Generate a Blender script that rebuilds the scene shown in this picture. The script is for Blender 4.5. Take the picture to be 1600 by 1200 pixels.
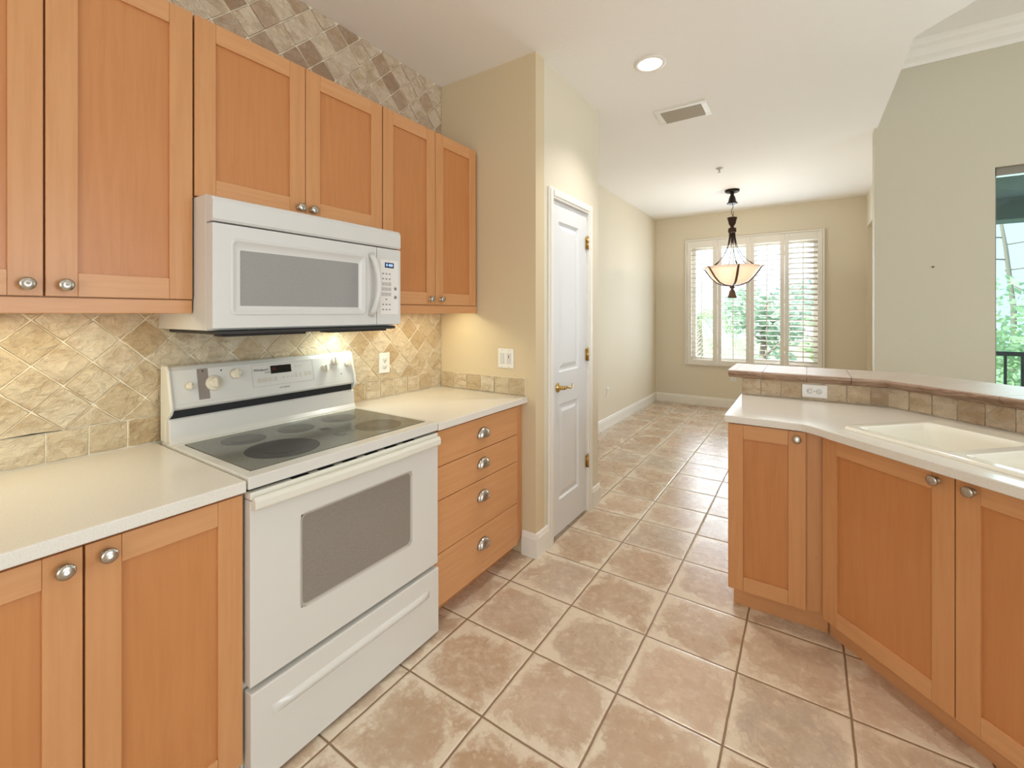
import bpy, bmesh, math, random
from mathutils import Vector, Matrix
PI = math.pi
R = math.radians
sc = bpy.context.scene
for o in list(bpy.data.objects): bpy.data.objects.remove(o)
COL = sc.collection

# ---------------------------------------------------------------- camera
FPX, EYE, TH = 690.43, 1.43, 0.5881
cam = bpy.data.cameras.new('camera')
cam.sensor_width = 36.0; cam.lens = 36.0 * FPX / 1600.0
cam.shift_y = -(600 - 489.67) / 1600.0
cam.clip_start = 0.02; cam.clip_end = 300
camo = bpy.data.objects.new('camera', cam); COL.objects.link(camo)
camo.location = (0, 0, EYE); camo.rotation_euler = (PI / 2, 0, TH)
sc.camera = camo

# ---------------------------------------------------------------- world, sun, exposure
wd = bpy.data.worlds.new('sky'); sc.world = wd; wd.use_nodes = True
wd.node_tree.nodes['Background'].inputs[0].default_value = (0.74, 0.87, 1.0, 1)
wd.node_tree.nodes['Background'].inputs[1].default_value = 2.2
sc.view_settings.view_transform = 'Standard'
sc.view_settings.look = 'None'
sc.view_settings.exposure = -0.15
sc.view_settings.gamma = 1.0
sc.view_settings.use_curve_mapping = False
sc.cycles.use_denoising = True
sc.cycles.max_bounces = 10
sc.cycles.diffuse_bounces = 6
sc.cycles.caustics_reflective = False
sc.cycles.caustics_refractive = False
sc.cycles.sample_clamp_indirect = 6.0

def lamp(name, kind, loc, rot, energy, color, size=None, sy=None, **kw):
    l = bpy.data.lights.new(name, kind); l.energy = energy; l.color = color
    if kind == 'AREA':
        l.size = size
        if sy: l.shape = 'RECTANGLE'; l.size_y = sy
    elif kind in ('POINT', 'SPOT') and size: l.shadow_soft_size = size
    for k, v in kw.items(): setattr(l, k, v)
    o = bpy.data.objects.new(name, l); COL.objects.link(o)
    o.location = loc; o.rotation_euler = rot
    return o

sun = lamp('sun', 'SUN', (0, 0, 20), (R(48), 0, R(-55)), 10.0, (1, .96, .9)); sun.data.angle = R(2)
# daylight entering by the dining window, the living-room doors and the room's other windows
lamp('daylight_dining_window', 'AREA', (-.7, 7.25, 1.58), (R(-90), 0, 0), 27, (.70, .85, 1.0), 1.9, 2.0)
lamp('daylight_outside_shutters', 'AREA', (-.7, 7.80, 1.7), (R(-90), 0, 0), 120, (.88, .94, 1.0), 1.9, 2.0)
lamp('daylight_living_doors', 'AREA', (4.7, 1.2, 1.5), (R(90), 0, R(90)), 100, (.84, .93, 1.0), 2.7, 2.2)
lamp('daylight_rear_window', 'AREA', (.3, -2.3, 1.6), (R(90), 0, 0), 30, (.88, .95, 1.0), 2.1, 1.9)
lamp('daylight_sliding_door', 'AREA', (2.2, 4.85, 1.4), (R(-90), 0, 0), 95, (.82, .92, 1.0), 2.0, 2.1)

# ---------------------------------------------------------------- mesh helpers
ROOT = {}
class MB:
    """collects shapes for one mesh object; m = material slot"""
    def __init__(s): s.bm = bmesh.new()
    def _tag(s, fs, m, sm=False):
        for f in fs: f.material_index = m; f.smooth = sm
    def box(s, x0, x1, y0, y1, z0, z1, m=0):
        if x0 > x1: x0, x1 = x1, x0
        if y0 > y1: y0, y1 = y1, y0
        v = [s.bm.verts.new(p) for p in ((x0,y0,z0),(x1,y0,z0),(x1,y1,z0),(x0,y1,z0),(x0,y0,z1),(x1,y0,z1),(x1,y1,z1),(x0,y1,z1))]
        s._tag([s.bm.faces.new([v[i] for i in q]) for q in ((3,2,1,0),(4,5,6,7),(0,1,5,4),(1,2,6,5),(2,3,7,6),(3,0,4,7))], m)
        return s
    def prism(s, pts, z0, z1, m=0, mat=None, sm=False):
        """polygon in xy (counter-clockwise) extruded in z; mat maps it elsewhere"""
        f = (lambda p: mat @ Vector(p)) if mat else (lambda p: p)
        a = [s.bm.verts.new(f((x, y, z0))) for x, y in pts]; b = [s.bm.verts.new(f((x, y, z1))) for x, y in pts]
        n = len(pts); fs = [s.bm.faces.new(a[::-1]), s.bm.faces.new(b)]
        side = [s.bm.faces.new((a[i], a[(i+1) % n], b[(i+1) % n], b[i])) for i in range(n)]
        s._tag(fs, m); s._tag(side, m, sm); return s
    def loft(s, rings, m=0, cap=True, sm=True, closed=True):
        vs = [[s.bm.verts.new(p) for p in r] for r in rings]; n = len(vs[0]); fs = []
        for i in range(len(vs) - 1):
            for j in range(n if closed else n - 1):
                fs.append(s.bm.faces.new((vs[i][j], vs[i][(j+1) % n], vs[i+1][(j+1) % n], vs[i+1][j])))
        s._tag(fs, m, sm)
        if cap: s._tag([s.bm.faces.new(vs[0][::-1]), s.bm.faces.new(vs[-1])], m)
        return s
    def lathe(s, prof, seg=24, m=0, mat=None, cap=True):
        """profile of (radius, height) turned about z"""
        mat = mat or Matrix()
        return s.loft([[mat @ Vector((r*math.cos(2*PI*k/seg), r*math.sin(2*PI*k/seg), h)) for k in range(seg)] for r, h in prof], m, cap)
    def tube(s, pts, r, seg=8, m=0, flat=1.0):
        pts = [Vector(p) for p in pts]; n = len(pts); rr = r if isinstance(r, (list, tuple)) else [r]*n; rings = []
        up = Vector((0, 0, 1)) if abs((pts[-1]-pts[0]).normalized().z) < .9 else Vector((1, 0, 0))
        for i, p in enumerate(pts):
            t = (pts[min(i+1, n-1)] - pts[max(i-1, 0)]).normalized()
            a = t.cross(up).normalized(); b = a.cross(t).normalized()
            rings.append([p + a*(rr[i]*math.cos(2*PI*k/seg)) + b*(rr[i]*flat*math.sin(2*PI*k/seg)) for k in range(seg)])
        return s.loft(rings, m)
    def poly(s, pts, m=0):
        s._tag([s.bm.faces.new([s.bm.verts.new(p) for p in pts])], m); return s
    def bevel_box(s, x0, x1, y0, y1, z0, z1, w, m=0, seg=3):
        b = bmesh.new(); t = MB.__new__(MB); t.bm = b; t.box(x0, x1, y0, y1, z0, z1, m)
        bmesh.ops.bevel(b, geom=b.edges[:], offset=w, segments=seg, affect='EDGES', profile=.5)
        me = bpy.data.meshes.new('t'); b.to_mesh(me); b.free(); k = len(s.bm.faces); s.bm.from_mesh(me); bpy.data.meshes.remove(me)
        s.bm.faces.ensure_lookup_table()
        for f in s.bm.faces[k:]: f.material_index = m
        return s
    def build(s, name, mats, parent=None, loc=None, bevel=0, recalc=True, world=True, smooth=False, solid=0):
        if recalc: bmesh.ops.recalc_face_normals(s.bm, faces=s.bm.faces[:])
        me = bpy.data.meshes.new(name); o = bpy.data.objects.new(name, me); COL.objects.link(o)
        if parent is not None:
            mw = ROOT[parent.name]; o.parent = parent; ROOT[o.name] = mw
        else:
            mw = Matrix.Translation(loc or (0, 0, 0)); o.location = loc or (0, 0, 0); ROOT[o.name] = mw
        if world: bmesh.ops.transform(s.bm, matrix=mw.inverted(), verts=s.bm.verts[:])
        s.bm.to_mesh(me); s.bm.free()
        for m in (mats if isinstance(mats, (list, tuple)) else [mats]): me.materials.append(m)
        if smooth:
            for p in me.polygons: p.use_smooth = True
        if solid:
            q = o.modifiers.new('solid', 'SOLIDIFY'); q.thickness = solid; q.offset = 0
        if bevel:
            b = o.modifiers.new('bevel', 'BEVEL'); b.width = bevel; b.segments = 2; b.limit_method = 'ANGLE'; b.angle_limit = R(40)
            b.harden_normals = False
        return o

def tag(o, label=None, cat=None, group=None, kind=None):
    if label: o['label'] = label
    if cat: o['category'] = cat
    if group: o['group'] = group
    if kind: o['kind'] = kind
    return o
def thing(name, label, cat, loc, rz=0, group=None):
    o = bpy.data.objects.new(name, None); COL.objects.link(o); o.location = loc; o.rotation_euler = (0, 0, rz)
    o.empty_display_size = .05
    ROOT[o.name] = Matrix.Translation(loc) @ Matrix.Rotation(rz, 4, 'Z')
    return tag(o, label, cat, group)
def struct(name, mb, mats, parent=None, **k):
    o = mb.build(name, mats, parent, **k)
    if parent is None: o['kind'] = 'structure'
    return o
def copy_tree(o, parent=None):
    c = o.copy(); COL.objects.link(c); c.parent = parent
    ROOT[c.name] = ROOT[o.name]
    for ch in o.children: copy_tree(ch, c)
    return c

def words(txt, size, mat, parent, origin, xdir, updir, name='lettering', align='CENTER'):
    """flat lettering as a mesh: origin is the centre of the line"""
    cu = bpy.data.curves.new(name, 'FONT'); cu.body = txt; cu.size = size; cu.align_x = align; cu.align_y = 'CENTER'; cu.extrude = .0003
    t = bpy.data.objects.new('t', cu); COL.objects.link(t)
    dg = bpy.context.evaluated_depsgraph_get(); me = bpy.data.meshes.new_from_object(t.evaluated_get(dg))
    bpy.data.objects.remove(t); bpy.data.curves.remove(cu)
    x = Vector(xdir).normalized(); u = Vector(updir).normalized(); n = x.cross(u)
    M = Matrix((x, u, n)).transposed().to_4x4(); M.translation = Vector(origin)
    me.transform(ROOT[parent.name].inverted() @ M); me.materials.clear(); me.materials.append(mat)
    o = bpy.data.objects.new(name, me); COL.objects.link(o); o.parent = parent; ROOT[o.name] = ROOT[parent.name]
    return o

# ---------------------------------------------------------------- materials
def lin(c):
    if isinstance(c, str): c = [int(c[i:i+2], 16) for i in (0, 2, 4)]
    return tuple([((v/255 + .055)/1.055)**2.4 if v/255 > .04045 else v/255/12.92 for v in c]) + (1,)
class Mat:
    def __init__(s, name, col=None, rough=.5, metal=0, spec=None, coat=0):
        s.m = bpy.data.materials.new(name); s.m.use_nodes = True; s.t = s.m.node_tree; s.p = s.t.nodes['Principled BSDF']
        if col is not None: s.p.inputs['Base Color'].default_value = lin(col)
        s.p.inputs['Roughness'].default_value = rough; s.p.inputs['Metallic'].default_value = metal
        if spec is not None: s.p.inputs['Specular IOR Level'].default_value = spec
        s.p.inputs['Coat Weight'].default_value = coat
    def n(s, kind, **kw):
        x = s.t.nodes.new('ShaderNode' + kind)
        for k, v in kw.items(): setattr(x, k, v)
        return x
    def put(s, sock, v):
        if isinstance(v, bpy.types.NodeSocket): s.t.links.new(v, sock)
        else: sock.default_value = v
    def math(s, op, a, b=0.0, clamp=False):
        x = s.n('Math', operation=op, use_clamp=clamp); s.put(x.inputs[0], a); s.put(x.inputs[1], b); return x.outputs[0]
    def step(s, v, a, b):
        x = s.n('MapRange', interpolation_type='SMOOTHSTEP'); s.put(x.inputs['Value'], v)
        x.inputs['From Min'].default_value = a; x.inputs['From Max'].default_value = b; return x.outputs[0]
    def mix(s, f, a, b, blend='MIX'):
        x = s.n('Mix', data_type='RGBA', blend_type=blend); s.put(x.inputs['Factor'], f)
        for i, v in ((6, a), (7, b)): s.put(x.inputs[i], lin(v) if isinstance(v, str) else v)
        return x.outputs[2]
    def noise(s, vec, scale, detail=4, rough=.55, col=False, dist=0):
        x = s.n('TexNoise'); s.put(x.inputs['Vector'], vec); x.inputs['Scale'].default_value = scale
        x.inputs['Detail'].default_value = detail; x.inputs['Roughness'].default_value = rough; x.inputs['Distortion'].default_value = dist
        return x.outputs['Color' if col else 'Fac']
    def map(s, vec, scale=(1,1,1), loc=(0,0,0), rot=(0,0,0)):
        x = s.n('Mapping'); s.put(x.inputs['Vector'], vec); x.inputs['Scale'].default_value = scale
        x.inputs['Location'].default_value = loc; x.inputs['Rotation'].default_value = rot; return x.outputs[0]
    def obj(s): return s.n('TexCoord').outputs['Object']
    def ramp(s, f, stops):
        x = s.n('ValToRGB'); s.put(x.inputs[0], f); e = x.color_ramp.elements
        for i, (p, c) in enumerate(stops):
            q = e[i] if i < 2 else e.new(p)
            q.position = p; q.color = lin(c)
        return x.outputs[0]
    def bump(s, h, strength=.3, dist=.01):
        x = s.n('Bump'); s.put(x.inputs['Height'], h); x.inputs['Strength'].default_value = strength; x.inputs['Distance'].default_value = dist
        s.t.links.new(x.outputs[0], s.p.inputs['Normal'])
    def base(s, v): s.put(s.p.inputs['Base Color'], v)
    def rough(s, v): s.put(s.p.inputs['Roughness'], v)

def wood(name, a, b, horiz=False):
    """satin maple veneer, grain along z (or along the rail)"""
    M = Mat(name, a, .34, spec=.42)
    v = M.obj(); sv = (38, 38, 2.2) if not horiz else (2.2, 2.2, 38)
    g = M.noise(M.map(v, sv), 1.6, 5, .6, dist=.4)
    big = M.noise(M.map(v, (3, 3, .8) if not horiz else (.8, .8, 3)), 1.0, 2)
    c = M.mix(M.step(g, .3, .75), a, b)
    c = M.mix(M.math('MULTIPLY', M.step(big, .35, .7), .3), c, b)
    fl = M.n('TexVoronoi'); M.put(fl.inputs['Vector'], M.map(v, (9, 9, 4))); fl.inputs['Scale'].default_value = 1.0
    spot = M.step(fl.outputs['Distance'], .03, .012)
    c = M.mix(M.math('MULTIPLY', spot, .45), c, '7a4424')
    M.base(c); M.bump(g, .04, .002); return M.m
def paint(name, col, bump=.12, rough=.75, scale=60):
    M = Mat(name, col, rough, spec=.25); v = M.obj()
    M.bump(M.noise(v, scale, 3), bump, .004); return M.m
def plain(name, col, rough=.4, metal=0, spec=None, coat=0): return Mat(name, col, rough, metal, spec, coat).m

W_V = wood('maple_stile', 'cd9564', 'c58b5a'); W_H = wood('maple_rail', 'd09a6a', 'c88f5f', True); W_P = wood('maple_panel', 'c48551', 'bc7c49')
W_IN = plain('cabinet_interior', '6b4428', .7)
CEIL = paint('ceiling_paint', 'f5f3ef', .22, .85, 34)
BEIGE = paint('beige_paint', 'e0d7c3', .14, .7, 70)
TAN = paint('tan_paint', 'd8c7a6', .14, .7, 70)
WHITE = paint('white_trim_paint', 'ece8e0', .02, .35, 20)
DOORW = paint('white_door_paint', 'e2e4e6', .03, .32, 40)
ENAMEL = plain('white_enamel', 'd6d3cc', .22, coat=.3)
ENAMEL2 = plain('cream_enamel', 'dedacd', .3)
PLATE = plain('white_plate', 'ebe9e4', .3)
KNOBC = plain('bisque_knob', 'ddd3bd', .35)
PLASTIC = plain('white_plastic', 'd5d3d0', .3)
GREYP = plain('grey_print', '8d8780', .5)
DARKP = plain('dark_print', '3b3733', .5)
BLACK = plain('black_gap', '0b0a0a', .6)
NICKEL = plain('brushed_nickel', 'b9b2a8', .28, 1)
CHROME = plain('satin_chrome', 'cfcdca', .18, 1)
BRASS = plain('antique_brass', 'c2a468', .25, 1)
BRONZE = plain('bronze_metal', '3c2820', .45, .6)
BRONZE2 = plain('weathered_bronze', '6b5244', .5, .4)
PORCELAIN = plain('white_porcelain', 'f3efe2', .12, coat=.5)
METALGREY = plain('vent_grey', 'b4ac9c', .5, .3)

def stone(name, warm=0, lo=False):
    M = Mat(name, 'cdb48c', .55, spec=.3); v = M.obj()
    gi = M.n('NewGeometry').outputs['Random Per Island']
    r2 = M.math('FRACT', M.math('MULTIPLY', gi, 17.31)); r3 = M.math('FRACT', M.math('MULTIPLY', gi, 53.77))
    pal = [(0, 'dccdb0'), (.2, 'd3c0a0'), (.4, 'dfd2b8'), (.55, 'c9b491'), (.7, 'd4c4a6'), (.84, 'c9b38f'), (.95, 'c0a883')]
    if warm == 1: pal = [(0, 'dcccb2'), (.25, 'd3c1a8'), (.45, 'd8c8b0'), (.6, 'b0957c'), (.72, 'c0a890'), (.85, 'a58a72'), (.95, 'b79c84')]
    if warm == 2: pal = [(0, 'd9c8ae'), (.3, 'cdb89c'), (.5, 'c4ab8c'), (.7, 'd4c4ac'), (.9, 'b8a188')]
    base = M.ramp(gi, pal)
    comb = M.n('CombineXYZ'); M.put(comb.inputs[0], M.math('MULTIPLY', r2, 9)); M.put(comb.inputs[1], M.math('MULTIPLY', r3, 9))
    add = M.n('VectorMath', operation='ADD'); M.put(add.inputs[0], M.map(v, (6, 7, 9.5), rot=(R(24), R(8), 0))); M.put(add.inputs[1], comb.outputs[0])
    vein = M.noise(add.outputs[0], 1.7, 8, .66, dist=.7)
    c = M.mix(M.math('MULTIPLY', M.step(vein, .44, .70), .6), base, 'ad8f68')
    c = M.mix(M.math('MULTIPLY', M.step(M.noise(v, 21, 4), .55, .8), .35), c, 'e2d6c0')
    M.base(c)
    pit = M.noise(add.outputs[0], 3.2, 6, .6, dist=.6)
    M.bump(M.math('ADD', M.math('MULTIPLY', M.step(pit, .3, .65), .7), M.math('MULTIPLY', M.noise(v, 90, 3), .3)), .75, .012)
    return M.m
STONE = stone('tumbled_travertine'); STONE_UP = stone('travertine_mix', 1); STONE_BAR = stone('bar_travertine', 2)
def grout(name, col):
    M = Mat(name, col, .9, spec=.1); M.bump(M.noise(M.obj(), 200, 2), .2, .002); return M.m
GROUT = grout('cream_grout', 'e9dfc8')
def ledge_stone():
    M = Mat('banded_stone', 'a98a70', .45); v = M.obj()
    n = M.noise(M.map(v, (2.2, 2.2, 34)), 1.5, 6, .65, dist=.8)
    c = M.ramp(n, [(.3, '5c4335'), (.42, '94745e'), (.5, 'b79b86'), (.58, '7e5f49'), (.7, 'c4ad98')])
    s = M.math('GREATER_THAN', M.math('FRACT', M.math('MULTIPLY', M.n('SeparateXYZ').outputs[0], 1)), 2)
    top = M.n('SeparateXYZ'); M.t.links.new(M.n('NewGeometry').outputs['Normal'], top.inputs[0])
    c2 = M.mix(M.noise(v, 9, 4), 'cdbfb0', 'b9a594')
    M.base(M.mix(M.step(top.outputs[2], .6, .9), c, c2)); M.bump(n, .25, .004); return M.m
LEDGE = ledge_stone()
def counter():
    M = Mat('cream_quartz', 'dfd3bb', .2, spec=.5); v = M.obj()
    c = M.mix(M.step(M.noise(v, 260, 2), .45, .75), 'e0dbd2', 'd8d1c5')
    c = M.mix(M.math('MULTIPLY', M.step(M.noise(v, 520, 1), .62, .72), .25), c, 'c4b69c')
    M.base(c); return M.m
COUNTER = counter()

def floor_mat():
    M = Mat('terracotta_tile', 'b98f6c', .4, spec=.6); v = M.obj(); sp = M.n('SeparateXYZ'); M.put(sp.inputs[0], v)
    SX, SY, X0, Y0 = .3632, .3588, -.9584, 1.2439
    wob = M.noise(v, 9, 3, col=True); ws = M.n('SeparateXYZ'); M.put(ws.inputs[0], wob)
    X = M.math('ADD', sp.outputs[0], M.math('MULTIPLY', M.math('SUBTRACT', ws.outputs[0], .5), .006))
    Y = M.math('ADD', sp.outputs[1], M.math('MULTIPLY', M.math('SUBTRACT', ws.outputs[1], .5), .006))
    u = M.math('DIVIDE', M.math('SUBTRACT', X, X0), SX); w = M.math('DIVIDE', M.math('SUBTRACT', Y, Y0), SY)
    fu, fw = M.math('FRACT', u), M.math('FRACT', w)
    du = M.math('MULTIPLY', M.math('MINIMUM', fu, M.math('SUBTRACT', 1.0, fu)), SX)
    dw = M.math('MULTIPLY', M.math('MINIMUM', fw, M.math('SUBTRACT', 1.0, fw)), SY)
    d = M.math('MINIMUM', du, dw)
    har = M.math('DIVIDE', M.math('MULTIPLY', du, dw), M.math('ADD', M.math('ADD', du, dw), .001))
    cell = M.n('CombineXYZ'); M.put(cell.inputs[0], M.math('FLOOR', u)); M.put(cell.inputs[1], M.math('FLOOR', w))
    wn = M.n('TexWhiteNoise'); wn.noise_dimensions = '3D'; M.put(wn.inputs['Vector'], cell.outputs[0])
    rc = M.n('SeparateXYZ'); M.put(rc.inputs[0], wn.outputs['Color'])
    off = M.n('VectorMath', operation='MULTIPLY_ADD'); M.put(off.inputs[0], wn.outputs['Color']); off.inputs[1].default_value = (7, 7, 7); M.put(off.inputs[2], v)
    vv = off.outputs[0]
    n1 = M.noise(vv, 8, 6, .62, dist=.35); n2 = M.noise(vv, 28, 5, .65); n3 = M.noise(vv, 3.2, 3)
    centre = M.ramp(rc.outputs[0], [(0, 'c2aa90'), (.3, 'b99d82'), (.5, 'c3b09b'), (.7, 'c8aa90'), (.9, 'bbab98')])
    centre = M.mix(M.math('MULTIPLY', M.step(n2, .38, .72), .7), centre, 'd6c2ac')
    centre = M.mix(M.math('MULTIPLY', M.step(n3, .4, .7), .5), centre, 'ad8a68'); n4 = M.noise(vv, 75, 4, .7); centre = M.mix(M.math('MULTIPLY', M.step(n4, .42, .28), .3), centre, '8f7355'); centre = M.mix(M.math('MULTIPLY', M.step(n4, .60, .74), .45), centre, 'dccbb4')
    edge = M.mix(n2, 'e8dcc8', 'd8c6ad')
    rim = M.math('ADD', har, M.math('MULTIPLY', M.math('SUBTRACT', n1, .5), .16))
    rim = M.math('ADD', rim, M.math('MULTIPLY', M.math('SUBTRACT', n2, .5), .07))
    em = M.step(rim, .036, .008)
    em = M.math('MULTIPLY', M.math('MAXIMUM', em, M.math('MULTIPLY', M.step(n2, .56, .70), .55)), .86)
    c = M.mix(em, centre, edge)
    gm = M.step(d, .0050, .0030)
    gcol = M.mix(n2, '95795c', '7c6046')
    M.base(M.mix(gm, c, gcol))
    pil = M.step(d, .0, .012)
    M.bump(M.math('ADD', M.math('MULTIPLY', pil, 1.0), M.math('MULTIPLY', n2, .3)), .4, .005)
    M.rough(M.math('ADD', M.math('MULTIPLY', n1, .2), M.math('ADD', M.math('MULTIPLY', gm, .3), .17)))
    return M.m
FLOOR = floor_mat()

def emit(name, col, strength):
    M = Mat(name, '000000'); M.p.inputs['Emission Color'].default_value = lin(col); M.p.inputs['Emission Strength'].default_value = strength; return M.m
def pane(name, tint='ffffff', gloss=.08):
    M = Mat(name); t = M.n('BsdfTransparent'); t.inputs[0].default_value = lin(tint); g = M.n('BsdfGlossy'); g.inputs['Roughness'].default_value = .02
    fr = M.n('Fresnel'); fr.inputs[0].default_value = 1.45; mx = M.n('MixShader'); M.t.links.new(fr.outputs[0], mx.inputs[0])
    M.t.links.new(t.outputs[0], mx.inputs[1]); M.t.links.new(g.outputs[0], mx.inputs[2])
    M.t.links.new(mx.outputs[0], M.t.nodes['Material Output'].inputs[0]); return M.m
GLASS = pane('window_glass'); TINT = pane('tinted_glass', 'e2efee')

# ---------------------------------------------------------------- setting
WX, YP, ZC, XP, YP2, YF = -2.065, 2.23, 2.965, -1.32, 3.16, 7.365   # left wall, pantry wall, ceiling, pantry side, pantry end, far wall
ZL, YL = 3.56, 4.72                                                     # living ceiling, living wall
EX, SY_ = 5.0, -2.6
f = MB(); f.prism([(WX-.2, SY_-.2), (EX+.2, SY_-.2), (EX+.2, YL+.14), (1.13, YL+.14), (1.13, YF+.2), (WX-.2, YF+.2)], -.12, 0); struct('floor', f, FLOOR)
# kitchen and dining ceiling, with its cut corner over the bar
c = MB(); c.prism([(WX-.2, SY_-.2), (2.3, SY_-.2), (2.3, 1.35), (.5, 3.275), (.487, YL), (.487, YL+.13), (.66, YL+.13), (1.12, YL+.13), (1.12, YF+.2), (WX-.2, YF+.2)], ZC, ZC+.12)
struct('ceiling', c, CEIL)
c = MB(); c.box(.3, EX+.2, SY_-.2, YL+.2, ZL, ZL+.12)
c.prism([(2.3, SY_-.2), (2.3, 1.35), (.5, 3.275), (.487, YL), (.37, YL), (.38, 3.22), (2.17, 1.3), (2.17, SY_-.2)], ZC+.12, ZL)
struct('ceiling_living', c, CEIL)
# left wall behind the cabinets: grout bed with tumbled stone laid on the diagonal
w = MB(); w.box(WX-.2, WX-.0025, SY_-.2, YP+.1, 0, ZC); wall_left = struct('wall_left', w, GROUT)
w = MB(); w.box(WX-.2, WX, YP+.1, YF+.2, 0, ZC); struct('wall_dining_left', w, BEIGE)
rnd = random.Random(4)
def clip(poly, axis, lim, keep_ge):
    out = []
    for i in range(len(poly)):
        a, b = poly[i], poly[(i+1) % len(poly)]
        ia, ib = ((a[axis] >= lim) == keep_ge), ((b[axis] >= lim) == keep_ge)
        if ia: out.append(a)
        if ia != ib:
            t = (lim - a[axis]) / (b[axis] - a[axis]); q = [a[0] + t*(b[0]-a[0]), a[1] + t*(b[1]-a[1])]; q[axis] = lim; out.append(tuple(q))
    return out
def tile(mb, poly, place, gap=.0013, thick=.009, edge=.0028, jit=.0012):
    """one tumbled tile: worn outline, eased edge, slightly uneven face"""
    ar = sum(poly[i][0]*poly[(i+1) % len(poly)][1] - poly[(i+1) % len(poly)][0]*poly[i][1] for i in range(len(poly)))/2
    if abs(ar) < 2.5e-4: return
    if ar < 0: poly = poly[::-1]
    cx = sum(p[0] for p in poly)/len(poly); cy = sum(p[1] for p in poly)/len(poly)
    pts = []
    n = len(poly)
    for i in range(n):
        a, b = Vector(poly[i]), Vector(poly[(i+1) % n]); L = (b-a).length; k = max(2, int(L/.022))
        nrm = Vector((-(b-a).y, (b-a).x)).normalized()
        for j in range(k):
            t = j/k
            if j == 0:
                pr = Vector(poly[i-1]); e = ((a-pr).normalized() - (b-a).normalized()); p = a - e*.0012 if e.length > .01 else a
                p = p + (Vector((cx, cy))-p).normalized()*gap*1.3
            else: p = a + (b-a)*t + nrm*gap
            pts.append(p + Vector((rnd.uniform(-jit, jit), rnd.uniform(-jit, jit)))*(.5 if j else 1))
    C = Vector((cx, cy)); h = thick + rnd.uniform(-.001, .001)
    r0 = [place(p.x, p.y, 0) for p in pts]; r1 = [place(p.x, p.y, h-.003) for p in pts]
    q = [p + (C-p).normalized()*edge for p in pts]; r2 = [place(p.x, p.y, h) for p in q]
    mb.loft([r0, r1, r2], cap=False, sm=True)
    mb.poly(r2)
pl = lambda y, z, h: (WX - .008 + h, y, z)
B = MB(); B2 = MB(); h2 = .0735
for zone, mb in (((-.9, YP, 1.04, 2.0), B), ((-.9, -.04, 2.0, 2.40), B), ((-.9, YP, 2.40, ZC), B2)):
    for k in range(-2, 28):
        for m in range(-18, 28):
            if (m + k) % 2: continue
            y, z = .323 + h2*m, 1.04 + h2*k
            poly = [(y-h2, z), (y, z-h2), (y+h2, z), (y, z+h2)]
            for ax, lim, ge in ((0, zone[0], True), (0, zone[1], False), (1, zone[2], True), (1, zone[3], False)):
                poly = clip(poly, ax, lim, ge)
                if len(poly) < 3: break
            if len(poly) >= 3: tile(mb, poly, pl)
y = .46 - 13*.1045
while y < YP - .02:
    tile(B, [(y, .94), (min(y+.1045, YP), .94), (min(y+.1045, YP), 1.04), (y, 1.04)], pl); y += .1045
struct('stone_backsplash', B, STONE, wall_left, recalc=False)
struct('stone_upper_field', B2, STONE_UP, wall_left, recalc=False)
# pantry block, with its door opening in the side that faces the room
DY0, DY1, DZ = 2.433, 2.955, 2.145
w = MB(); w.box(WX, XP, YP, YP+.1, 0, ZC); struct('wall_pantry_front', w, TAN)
w = MB(); w.box(XP-.1, XP, YP+.1, DY0-.02, 0, ZC); w.box(XP-.1, XP, DY1+.02, YP2, 0, ZC); w.box(XP-.1, XP, DY0-.02, DY1+.02, DZ+.015, ZC)
struct('wall_pantry_side', w, BEIGE)
w = MB(); w.box(WX, XP-.1, YP2-.1, YP2, 0, ZC); struct('wall_pantry_back', w, BEIGE)
# far dining wall with window opening
OX0, OX1, OZ0, OZ1 = -1.52, .13, .70, 2.47
w = MB(); w.box(WX, OX0, YF, YF+.2, 0, ZC); w.box(OX1, 1.12, YF, YF+.2, 0, ZC); w.box(OX0, OX1, YF, YF+.2, 0, OZ0); w.box(OX0, OX1, YF, YF+.2, OZ1, ZC)
struct('wall_far', w, BEIGE)
# dining room's right wall: opening under a header, alcove behind
NX = .648
w = MB(); w.box(NX, NX+.12, YL+.13, 5.35, 0, ZC); w.box(NX, NX+.12, 5.35, 7.26, 2.545, ZC); w.box(NX, NX+.12, 7.26, YF, 0, ZC)
struct('wall_dining_right', w, BEIGE)
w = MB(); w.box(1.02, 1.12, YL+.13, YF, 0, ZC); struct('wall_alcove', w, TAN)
# living room wall with the sliding door
WX0, WX1, WZ1 = 1.165, 3.3, 2.515
w = MB(); w.box(.468, WX0, YL, YL+.13, 0, ZL); w.box(WX0, WX1, YL, YL+.13, WZ1, ZL); w.box(WX1, EX, YL, YL+.13, 0, ZL)
struct('wall_living', w, paint('grey_beige_paint', 'cac3b0', .14, .7, 70))
w = MB(); w.box(EX, EX+.15, SY_, YL, 0, .35); w.box(EX, EX+.15, SY_, YL, 2.7, ZL); w.box(EX, EX+.15, SY_, -.2, .35, 2.7); w.box(EX, EX+.15, 2.6, YL, .35, 2.7)
struct('wall_right', w, BEIGE)
w = MB(); w.box(WX, EX, SY_-.15, SY_, 0, .6); w.box(WX, EX, SY_-.15, SY_, 2.6, ZL); w.box(WX, -.9, SY_-.15, SY_, .6, 2.6); w.box(1.3, EX, SY_-.15, SY_, .6, 2.6)
struct('wall_rear', w, BEIGE)

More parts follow.
